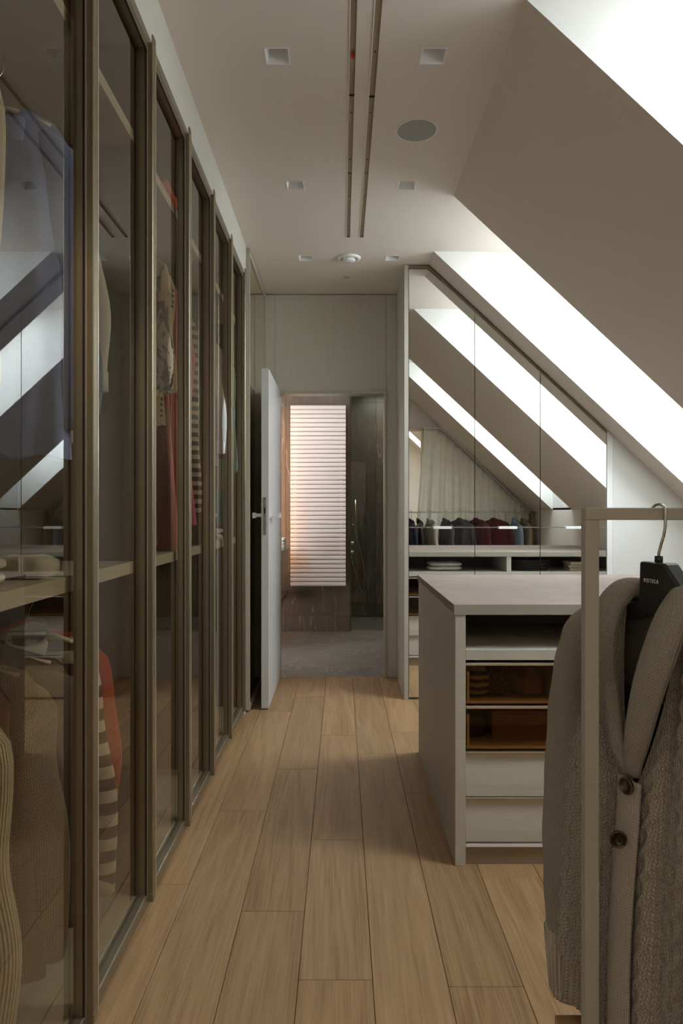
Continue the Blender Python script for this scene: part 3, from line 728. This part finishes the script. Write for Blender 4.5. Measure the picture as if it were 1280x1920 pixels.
# middle wardrobe
hang_g(2.38, ZR, 'dress', 'brown animal print dress with wide sleeves', 'dress', M['animal'], L=1.05, sleeve=.46, seed=13, W=.20, sr=.08, x=-0.855, rz=.05)
hang_g(2.49, ZR, 'blouse', 'cream blouse with brown dots', 'blouse', M['dots'], L=.62, sleeve=.45, seed=14, W=.215, x=-0.868, rz=.05)
hang_g(2.61, ZR, 'dress', 'rose pink silk dress behind the dotted blouse', 'dress', M['pink'], L=1.08, sleeve=.40, seed=15, W=.20, flare=.25, x=-0.868, rz=.05)
hang_g(2.735, ZR, 'dress', 'dark red long dress in the middle of the rail', 'dress', M['redsilk'], L=1.10, sleeve=.35, seed=16, W=.20, flare=.2, x=-0.868, rz=.05)
hang_g(2.86, ZR, 'top', 'magenta pink flared top', 'top', M['magenta'], L=.98, sleeve=.42, seed=17, W=.20, flare=.30, x=-0.868, rz=.05)
hang_g(2.97, ZR, 'cardigan', 'black and cream hooped cardigan at the end of the rail', 'cardigan', M['stripe2'], L=1.05, sleeve=.9, seed=18, W=.205, x=-0.868, rz=.05)
blob('folded_blanket', M['coral'], (-.80, 2.72, 2.34), (.26, .30, .15), 23, 'coral red folded pile on the top shelf of the middle wardrobe', 'blanket', layers=3)
hang_g(2.35, ZL, 'skirt', 'dark brown skirt on the lower rail by the divider', 'skirt', M['darkbrown'], L=.55, sleeve=0, seed=19, W=.17, collar=False)
hang_g(2.62, ZL, 'skirt', 'navy skirt in the middle of the lower rail', 'skirt', M['navy'], L=.58, sleeve=0, seed=20, W=.17, collar=False)
# farthest wardrobe
hang_g(3.30, ZR, 'coat', 'navy coat at the near end of the farthest rail', 'coat', M['navy'], L=1.10, sleeve=.6, seed=24, W=.20, x=-0.868, rz=.05)
hang_g(3.50, ZR, 'shirt', 'white poplin shirt in the farthest wardrobe', 'shirt', M['shirtw'], L=.70, sleeve=.58, cuffmat=M['shirtw'], seed=25, W=.225, x=-0.868, rz=.05)
hang_g(3.63, ZR, 'shirt', 'rust brown shirt next to the white poplin one', 'shirt', M['ochre'], L=.80, sleeve=.60, seed=26, W=.21, x=-0.868, rz=.05)
hang_g(3.78, ZR, 'shirt', 'sage green shirt in the farthest wardrobe', 'shirt', M['green'], L=.84, sleeve=.60, seed=27, W=.22, x=-0.868, rz=.05)
hang_g(3.90, ZR, 'shirt', 'pale teal long shirt at the far end of the rail', 'shirt', M['teal'], L=1.0, sleeve=.66, seed=28, W=.22, x=-0.868, rz=.05)
blob('folded_shirt', M['shirtw'], (-.74, 3.62, 1.053), (.2, .22, .06), 29, 'white folded shirts on the shelf of the farthest wardrobe', 'shirt', layers=2)

# ------------------------------------------------------------------ foreground rack, bench, rear garments
RY = .90; RZ = 1.200
t = thing('clothes_rack', 'greige steel clothes rack with a flat rail, in front of the curtain', 'rack', (1.27, RY, .45))
w = .0083
obj('rail', MB().box(.3185, XK-.005, RY-w, RY+w, RZ-.0105, RZ+.0055), M['rackm'], t, bevel=.0012)
for x in (.3275, 1.886): obj('post', MB().box(x-.0092, x+.0092, RY-w, RY+w, .4505, RZ-.0105), M['rackm'], t, bevel=.0012)
t = thing('bench', 'low brown wooden drawer bench under the clothes rack', 'bench', (1.27, .9, 0))
obj('top', MB().box(.318, XK-.01, .70, 1.02, .425, .4495), M['drawerwood'], t, bevel=.002)
obj('body', MB().box(.328, XK-.02, .72, 1.00, .06, .425), M['walnut'], t)
obj('plinth', MB().box(.34, XK-.03, .735, .985, 0, .06), M['brown'], t)
for i in range(3): obj('drawer', MB().box(.335+i*.63, .335+i*.63+.62, 1.0, 1.012, .07, .415), M['walnut'], t, bevel=.002)
def rear(x, nm, lab, cat, mat, rz, **k):
    garment(nm, lab, cat, (x, RY, RZ+.004), rz, mat, hang='hanger of the '+lab.split(' on ')[0].split(' with ')[0], hmat=M['black'], zsh=-.105, **k)
M['burg'] = fabric('burgundy leather', (.10, .022, .022), 300, .2, .3, .45); M['dgrey'] = fabric('dark grey nylon', (.075, .065, .058), 300, .15, .5, .6)
M['stonej'] = fabric('stone cotton', (.38, .34, .28)); M['lblue'] = fabric('light blue denim', (.22, .28, .34)); M['lbrown'] = fabric('khaki suede', (.26, .21, .13))
rear(.80, 'jacket', 'navy blazer on the clothes rack, first past the cardigan', 'jacket', M['navy'], 1.45, L=.52, sleeve=.5, seed=31, W=.19, D=.035)
rear(.90, 'jacket', 'black jacket on the clothes rack beside the navy blazer', 'jacket', M['black'], 1.6, L=.52, sleeve=.5, seed=32, W=.19, D=.035)
rear(1.02, 'jacket', 'stone coloured jacket on the clothes rack', 'jacket', M['stonej'], 1.4, L=.5, sleeve=.42, seed=33, W=.18, D=.035)
rear(1.20, 'coat', 'dark grey coat with a pale zip on the clothes rack', 'coat', M['dgrey'], 1.4, L=.56, sleeve=.5, seed=34, W=.19, D=.04)
rear(1.37, 'coat', 'large dark grey parka on the clothes rack', 'coat', M['dgrey'], 1.0, L=.58, sleeve=.45, seed=35, W=.20, D=.06)
rear(1.56, 'jacket', 'smaller burgundy leather jacket on the clothes rack', 'jacket', M['burg'], 1.1, L=.56, sleeve=.5, seed=36, W=.19, D=.045)
rear(1.76, 'jacket', 'wide burgundy leather jacket by the rack post', 'jacket', M['burg'], .85, L=.56, sleeve=.5, seed=37, W=.21, D=.05)
rear(2.00, 'jacket', 'light blue denim jacket on the clothes rack', 'jacket', M['lblue'], 1.5, L=.5, sleeve=.5, seed=38, W=.17, D=.035)
rear(2.10, 'jacket', 'khaki suede jacket at the wall end of the rack', 'jacket', M['lbrown'], 1.5, L=.5, sleeve=.5, seed=39, W=.17, D=.035)

# curtain following the roof slope
m = MB(); xa, xb = .97, 2.215
def cfn(u, v):
    x = xa+(xb-xa)*u
    zt = min(2.185, zs(x)-.05); z = .02+(zt-.02)*v
    a = (9+7*u)*2*PI*u
    amp = .019+.006*math.sin(3*u*PI)
    y = .632+amp*math.sin(a+.6*math.sin(3*v))*(1-.3*v)+.006*math.sin(2.3*a)
    xx = x - (1-v)*.16*max(0, 1-u*4) + .006*math.cos(a)
    return xx, y, z, x, z
m.grid(cfn, 420, 26)
t = thing('curtain', 'oat linen curtain with its top cut to the roof slope', 'curtain', (1.6, .632, 0))
obj('drape', m, M['curtain'], t, smooth=True, solid=.002)
obj('curtain_track', MB().prism_y([(xa, 2.188), (1.185, 2.188), (xb, zs(xb)-.034), (xb, zs(xb)-.022), (1.192, 2.198), (xa, 2.198)], .615, .65), M['white'], t)
# tan strap hanging at the wall end
t = thing('belt_strap', 'wide tan strap looped over the wall end of the rack', 'belt', (2.17, RY, .45))
m = MB()
path = [(2.185+.01*math.sin(i*.4), RY+.028+.012*math.sin(i*.35), 1.19-i*.052) for i in range(14)]
path = [(2.18, RY-.028, .6)] + [(2.18+.005*math.sin(i), RY-.024, .7+.12*i) for i in range(4)] + [(2.182, RY-.014, 1.205), (2.184, RY, 1.214), (2.186, RY+.016, 1.205)] + path[1:]
m.tube(path, [(.022, .0018)]*len(path), 8, axis=(1, 0, 0)); obj('strap', m, M['tan'], t, smooth=True)

# ------------------------------------------------------------------ bathroom beyond the door
BY = 6.857
bf = thing('floor', None, None, (0, 5.9, 0), kind='structure')
obj('subfloor', MB().box(-1.6, 1.3, 4.955, 7.9, -.05, -.011), M['dark'], bf)
ye = [4.958, 5.62, 6.78, 7.9]; xe_ = [-1.6, -.98, .62, 1.3]
for a, b in zip(ye[:-1], ye[1:]):
    for c, d in zip(xe_[:-1], xe_[1:]):
        obj('floor_tile', MB().box(c+.001, d-.001, a+.001, b-.001, -.010, 0), M['stonef'], bf, bevel=.0008)
wb = thing('wall_back', None, None, (0, BY, 0), kind='structure')
ze = [0.001, .16, 1.30, 2.45, 2.75]
for a, b in zip(ze[:-1], ze[1:]):
    for c, d in ((-.56, .086),):
        obj('wall_tile', MB().box(c+.0008, d-.0008, BY, BY+.012, a+.0008, b-.0008), M['stone'], wb, bevel=.0006)
obj('core', MB().box(-1.6, .084, BY+.013, 7.86, 0, 2.75), M['stone'], wb)
nw_ = thing('wall_left', None, None, (-.57, 6.0, 0), kind='structure')
obj('wall_tile', MB().box(-1.6, -.5608, BY-.01+.45, BY+.46, 0, 2.75), M['stone'], nw_)
# the strip of wall seen left of the radiator
for a, b in zip(ze[:-1], ze[1:]):
    obj('wall_tile', MB().box(-1.55, -.5615, BY+.0, BY+.012, a+.0008, b-.0008), M['stone'], nw_)
struct('wall_left', MB().box(-1.6, -1.56, 5.06, 7.9, -.05, 2.8), M['stone'])
sw = thing('wall_right', None, None, (.7, 7.3, 0), kind='structure')
for a, b in zip(ze[:-1], ze[1:]):
    obj('wall_tile', MB().box(.087, .395, 7.80, 7.812, a+.0008, b-.0008), M['stoned'], sw, bevel=.0006)
    obj('wall_tile', MB().box(.3965, 1.3, 7.79, 7.812, a+.0008, b-.0008), M['stone'], sw, bevel=.0006)
    obj('wall_tile', MB().box(.0845, .0965, BY+.013, 7.80, a+.0008, b-.0008), M['stoned'], sw)
struct('wall_right', MB().box(1.0, 1.05, 5.06, 7.9, -.05, 2.8), M['stone'])
struct('wall_back', MB().box(-1.6, 1.3, 7.87, 7.95, -.05, 2.8), M['dark'])
struct('ceiling', MB().box(-1.6, 1.3, 5.06, 7.95, 2.72, 2.8), M['ceil'])
t = thing('shower_screen', 'clear greenish glass shower screen right of the radiator', 'screen', (.5, BY+.02, 0))
obj('glass', MB().box(.098, .99, BY+.016, BY+.024, .012, 2.4), M['sglass'], t)
obj('channel', MB().box(.098, .99, BY+.012, BY+.028, 0.0005, .012), M['steel'], t)
t = thing('radiator', 'tall white towel radiator of stacked horizontal ribs', 'radiator', (-.235, BY-.06, .47))
RX0, RX1, RB, RT = -.507, .042, .462, 2.262
obj('frame', MB().box(RX0+.03, RX0+.06, BY-.052, BY-.003, RB+.03, RT-.03).box(RX1-.06, RX1-.03, BY-.052, BY-.003, RB+.03, RT-.03), M['rad'], t)
nr = 41; p = (RT-RB)/nr
prof = [(BY-.050, .001), (BY-.077, .003), (BY-.083, p*.25), (BY-.083, p*.68), (BY-.077, p-.003), (BY-.050, p-.002)]
rib0 = None
for i in range(nr):
    if rib0 is None: rib0 = obj('rib', MB().prism_x([(y, z+RB) for y, z in prof], RX0, RX1), M['rad'], t)
    else:
        o = rib0.copy(); sc.collection.objects.link(o); o.location = (0, 0, i*p)
# vanity
t = thing('vanity_unit', 'wall-hung oak vanity drawer unit seen past the door edge', 'cabinet', (-.8, 6.2, .5))
obj('body', MB().box(-1.5599, -.512, 5.75, 6.60, .62, .86), M['walnut'], t, bevel=.002)
obj('drawer', MB().box(-.512, -.500, 5.76, 6.59, .745, .855), M['walnut'], t, bevel=.002)
obj('drawer', MB().box(-.512, -.500, 5.76, 6.59, .625, .740), M['walnut'], t, bevel=.002)
obj('worktop', MB().box(-1.5599, -.498, 5.74, 6.61, .861, .875), M['stonef'], t)
t2 = thing('shelf', 'dark low shelf below the oak vanity', 'shelf', (-.8, 6.2, .3))
obj('board', MB().box(-1.5599, -.52, 5.75, 6.60, .40, .44), M['stoned'], t2); obj('bracket', MB().box(-1.5599, -.56, 5.80, 6.55, .30, .40), M['grey'], t2)
for i in range(3): obj('hand_towel', MB().box(-.62, -.505, 6.05, 6.25, .8755+i*.032, .905+i*.032), M['wool'], label='white folded hand towel on the vanity, %s' % ['bottom of the pile', 'middle of the pile', 'top of the pile'][i], cat='towel', group='hand towels on the vanity', bevel=.01)
# shower fittings
t = thing('hand_shower', 'slim brass hand shower with a looping hose', 'shower', (.15, 7.5, .3))
obj('bracket', MB().tube([(.097, 7.5, 1.06), (.150, 7.5, 1.06)], .010, 12), M['brass'], t, smooth=True)
obj('wand', MB().tube([(.148, 7.5, 1.04), (.150, 7.5, 1.09), (.152, 7.5, 1.335)], [.010, .011, .013], 12), M['brass'], t, smooth=True)
hp = []
for i in range(41):
    f = i/40
    if f < .6: q = f/.6; hp.append((.150+.10*math.sin(q*PI*.62)**1.5*1.0, 7.5, 1.04-.70*q))
    else: q = (f-.6)/.4; hp.append((.150+.10*math.sin(PI*.62)**1.5-.145*(1-math.cos(q*PI*.5)) , 7.5, .34-.06*math.sin(q*PI)+.42*q**2))
obj('hose', MB().tube(hp, .006, 8), M['chrome'], t, smooth=True)
t = thing('shower_mixer', 'chrome shower mixer plate on the tiled shower wall', 'tap', (.10, 7.5, .8))
obj('plate', MB().box(.0975, .104, 7.42, 7.56, .70, .92), M['chrome'], t, bevel=.003)
obj('knob', MB().tube([(.104, 7.49, .86), (.135, 7.49, .86)], .022, 20), M['chrome'], t)
obj('knob', MB().tube([(.104, 7.49, .76), (.135, 7.49, .76)], .022, 20), M['chrome'], t)

# ------------------------------------------------------------------ cable-knit cardigan in the foreground
KC = (.45, .40, .32)
M['k_cable'] = knit('oatmeal cable knit', KC, .0062, .0052, .9)
M['k_plain'] = knit('oatmeal stocking stitch', KC, .0052, .0046, .9)
M['k_rib'] = knit('oatmeal ribbing', KC, .0085, .005, 1.0, True)
M['k_band'] = knit('oatmeal button band', (.46, .41, .33), .0042, .004, .6)
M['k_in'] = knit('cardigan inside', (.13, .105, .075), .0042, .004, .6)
CX, CY = .417, RY
TH = math.radians(-72)
def cable(x, z, P=.046, lam=.066):
    q = ((x+P*.5) % P)-P*.5; k = math.floor((x+P*.5)/P)
    ph = 2*PI*(z/lam+.37*k); A = .0092; wd = .0062
    c1, c2 = A*math.sin(ph), -A*math.sin(ph); o = math.cos(ph)
    h1 = math.exp(-((q-c1)/wd)**2)*(.75+.25*o); h2 = math.exp(-((q-c2)/wd)**2)*(.75-.25*o)
    h = max(h1, h2)*.0105
    for e in (-.0185, .0185, .0225, -.0225):
        h -= .0055*math.exp(-((q-e)/.0021)**2)*(.35+.65*(.5+.5*math.sin(2*PI*z/.0105)))
    return h
CW = .160
def CDf(z): f = max(0, min(1, (z-ZH)/.5)); return .056-.022*f
ZH, Z0 = .475-RZ, .845-RZ                # hem and first button, relative to the rail
def ctop(u): a = abs(u); return 1.090-RZ - .36*max(0, a-.04) - 2.2*max(0, a-.145)
def vopen(z): f = max(0, min(1, (z-Z0)/(.24))); return .038*math.sin(f*PI*.5)**.8
def yfront(x, z): return -(CDf(z)+.008)
def smooth_path(P, R, n):
    A = [list(p)+list(r) for p, r in zip(P, R)]; out = []
    for i in range(n+1):
        f = i/n*(len(A)-1); a = min(int(f), len(A)-2); g = f-a
        p0, p1, p2, p3 = A[max(a-1, 0)], A[a], A[a+1], A[min(a+2, len(A)-1)]
        out.append([.5*((2*p1[q])+(-p0[q]+p2[q])*g+(2*p0[q]-5*p1[q]+4*p2[q]-p3[q])*g*g+(-p0[q]+3*p1[q]-3*p2[q]+p3[q])*g**3) for q in range(5)])
    return out
ca = thing('cardigan', 'oatmeal cable-knit cardigan with shawl collar on the foreground rack', 'cardigan', (CX, CY, RZ), TH)
def cbody(u, v):
    # u 0..1 runs from the left front edge round the back to the right front edge
    zr = ZH + v*(ctop(0)-ZH)
    vo = vopen(zr); e = math.asin(min(.95, vo/CW)) if vo > 0 else .001
    ph = e+(2*PI-2*e)*u
    s_, c_ = math.sin(ph), math.cos(ph)
    wv = CW*(1+.08*(1-v)-.03*math.sin(PI*v))
    x = wv*math.copysign(abs(s_)**.9, s_)
    z = ZH+v*(ctop(CW*math.copysign(abs(s_)**.9, s_))-ZH)
    d = CDf(z)*math.copysign(abs(c_)**.75, c_)*(1-.75*v**4)
    fold = (.007*(1-v*.5)*math.sin(x*42+2.2+1.5*v)+.003*math.sin(x*71+2*v))*min(1, abs(x)/.05)
    if c_ > 0: d += fold
    arc = x if c_ > 0 else math.copysign(2*CW, x)-x
    if z > ZH+.055 and c_ > -.1:
        nn = cable(arc-.023+.004*math.sin(z*9), z); nn *= min(1, max(0, (abs(x)-vo-.008)/.02)); d += nn*max(0, c_)**.3; x += nn*s_*.8
    elif z <= ZH+.055:
        rb = .0022*math.sin(arc*2*PI/.0085); d += rb*c_; x += rb*s_-.006*math.copysign(1, s_)*abs(s_)
    return x, -d, z, arc, z
m = MB(); m.grid(cbody, 620, 330)
obj('knitted_body', m, M['k_cable'], ca, local=True, smooth=True, solid=0)
m = MB()
def cin(u, v):
    p_ = cbody(u, v); f = .93
    return p_[0]*f, p_[1]*.86, p_[2]-.002, p_[3], p_[4]
m.grid(lambda u, v: cin(.22+.56*u, v), 80, 60); obj('lining', m, M['k_in'], ca, local=True, smooth=True)
def sleeve(sd):
    P_ = [(.120, .0, 1.040), (.145, .0, 1.020), (.162, .0, .985), (.176, .0, .92), (.187, -.0, .84), (.192, -.002, .74), (.192, -.003, .64), (.190, -.003, .56), (.186, -.003, .50), (.184, -.003, .478)]
    R_ = [(.024, .024), (.032, .028), (.036, .031), (.038, .032), (.039, .033), (.039, .033), (.038, .032), (.036, .031), (.034, .029), (.028, .026)]
    n = 60; path = []; rad = []
    for i, q in enumerate(smooth_path(P_, R_, n)):
        w_ = 1+.02*math.sin(i*.9)+.02*math.sin(i*.37)
        path.append((sd*q[0], q[1], q[2]-RZ)); rad.append((q[3]*w_, q[4]*w_))
    o = obj('sleeve', MB().tube(path, rad, 48, axis=(1, 0, 0)), M['k_plain'], ca, local=True, smooth=True)
    cuff = [(sd*.189, -.003, .545-RZ), (sd*.189, -.003, .54-RZ), (sd*.187, -.003, .50-RZ), (sd*.183, -.003, .450-RZ), (sd*.182, -.003, .440-RZ), (sd*.182, -.003, .444-RZ)]
    cr = [(.035, .030), (.0375, .0325), (.0355, .0305), (.033, .028), (.029, .024), (.018, .014)]
    c = MB(); c.tube(cuff, cr, 96, axis=(1, 0, 0))
    for i, vtx in enumerate(c.v):
        k_ = i % 96; ctr = cuff[i//96]; s2 = 1+.035*math.cos(k_*2*PI/4)
        c.v[i] = (ctr[0]+(vtx[0]-ctr[0])*s2, ctr[1]+(vtx[1]-ctr[1])*s2, vtx[2])
    obj('cuff', c, M['k_rib'], o, local=True, smooth=True)
sleeve(-1); sleeve(1)
# button band below the first button
m = MB()
def band(u, v):
    z = ZH+.0+v*(Z0+.01-ZH); x = -.019+.038*u
    return x+.004*math.sin(z*14), yfront(x, z)-.004*math.sin(PI*u)**.5, z, x, z
m.grid(band, 16, 90); obj('button_band', m, M['k_band'], ca, local=True, smooth=True, solid=.006)
# shawl collar: a rolled band from the first button round the neck and back
def shawl(sd):
    P_ = [(.004, -.043, .862), (.012, -.050, .885), (.024, -.054, .92), (.041, -.054, .98), (.053, -.046, 1.03), (.056, -.030, 1.070), (.052, -.008, 1.093), (.040, .012, 1.094), (.022, .024, 1.090), (-.004, .028, 1.088)]
    R_ = [(.010, .006), (.015, .008), (.020, .010), (.024, .011), (.026, .012), (.025, .013), (.022, .014), (.018, .014), (.016, .014), (.016, .014)]
    n = 60; path = []; rad = []
    for q in smooth_path(P_, R_, n):
        path.append((sd*q[0], q[1], q[2]-RZ)); rad.append((q[3], q[4]))
    m = MB(); m.tube(path, rad, 36, axis=(1, 0, 0))
    obj('shawl_collar', m, M['k_plain'], ca, local=True, smooth=True)
shawl(-1); shawl(1)
def button(z, tilt=0):
    x = .004+.006*math.sin(z*14)
    yb = yfront(x, z)-.0105-.009*math.sin(tilt)
    m = MB(); pr = [(0, -.0005), (.0080, -.0005), (.0082, .0022), (.0092, .0030), (.0105, .0030), (.0112, .0015), (.0108, -.0015), (.006, -.0028), (0, -.0028)]
    m.lathe((0, 0, 0), pr, 36)
    ct, st = math.cos(tilt), math.sin(tilt)
    m.v = [(x+p[0]*ct+p[2]*st, yb-(p[2]*ct-p[0]*st), z+p[1]) for p in m.v]
    b = obj('button', m, M['horn'], ca, local=True, smooth=True, label='dark brown horn button')
    h = MB()
    for a_, c_ in ((-.0022, -.0022), (.0022, -.0022), (-.0022, .0022), (.0022, .0022)):
        h.box(x+a_-.0009, x+a_+.0009, yb+.0001, yb+.0013, z+c_-.0009, z+c_+.0009)
    obj('thread', h, M['black'], b, local=True)
tn = NT('horn'); setb(tn.b, (.09, .05, .02), .22, 0, .6); nn_ = tn.noise(tn.pos((1, 1, 1)), 90, 3, .6, 1.0)
tn.l(tn.ramp(nn_, [(.40, (.018, .010, .006)), (.75, (.12, .065, .022))]), tn.b.inputs['Base Color']); M['horn'] = tn.m
for z, tl in ((.850, .05), (.782, 1.15)): button(z-RZ, tl)
# beaded trim inside the neck
bt = thing('beaded_top', 'dark top with silver bead trim hanging inside the cardigan', 'top', (CX, CY, RZ), TH)
m = MB(); m.grid(lambda u, v: ((-.14+.28*u), .012+.012*math.cos((u-.5)*PI)-.02*0, -.46+v*(.36-.22*abs(u-.5)*1.2)), 24, 12)
obj('body', m, fabric('dark brown jersey', (.035, .027, .02)), bt, local=True, smooth=True, solid=.002)
m = MB()
for row in range(4):
    for j in range(26):
        f = j/25; x = -.105+.12*f; z = -.215+.10*f-.012*row+.004*math.sin(j); y = .012+.012*math.cos((x+.14)/.28*PI-PI/2)-.0035
        r = .0011
        m.add([(x+r, y, z), (x-r, y, z), (x, y-r, z), (x, y, z+r), (x, y, z-r)], [(0, 3, 2), (3, 1, 2), (1, 4, 2), (4, 0, 2)])
obj('bead_trim', m, M['chrome'], bt, local=True, kind='stuff')
# black hanger with lettering
hg = thing('clothes_hanger', 'large black moulded hanger with white lettering and a steel hook', 'hanger', (CX+.001, CY, RZ), TH)
hp = [(.0, 0, -.068), (.0, 0, -.055), (.0035, 0, -.044), (.0085, 0, -.032), (.0115, 0, -.018), (.0118, 0, -.004)]
hp += [(.0118*math.cos(a)-.0, 0, .0025+.0075*math.sin(a)) for a in np.linspace(0.15, PI*1.05, 10)]
obj('hook', MB().tube(hp, .0019, 12), M['steel'], hg, local=True, smooth=True)
obj('collar_ring', MB().tube([(0, 0, -.067), (0, 0, -.058)], .0052, 14), M['black'], hg, local=True, smooth=True)
f_ = -.030
prof = [(-.022, -.066), (.022, -.066), (.060, -.108), (.145, -.150), (.148, -.162), (.05, -.150), (.0, -.135), (-.05, -.150), (-.148, -.162), (-.145, -.150), (-.060, -.130), (-.024, -.118)]
obj('body', MB().prism_y(prof, -.012, .012), M['black'], hg, local=True, bevel=.003)
cu = bpy.data.curves.new('lettering', 'FONT'); cu.body = 'VISTULA'; cu.size = .0066; cu.align_x = 'CENTER'; cu.space_character = 1.55; cu.extrude = .0002
to = bpy.data.objects.new('lettering', cu); sc.collection.objects.link(to)
dg = bpy.context.evaluated_depsgraph_get(); me = bpy.data.meshes.new_from_object(to.evaluated_get(dg)); bpy.data.objects.remove(to)
lo = bpy.data.objects.new('lettering', me); sc.collection.objects.link(lo); me.materials.clear(); me.materials.append(M['white'])
lo.parent = hg; lo.location = (-.0005, -.01235, -.093); lo.rotation_euler = (PI/2, 0, 0); lo.scale = (.72, 1.1, 1)
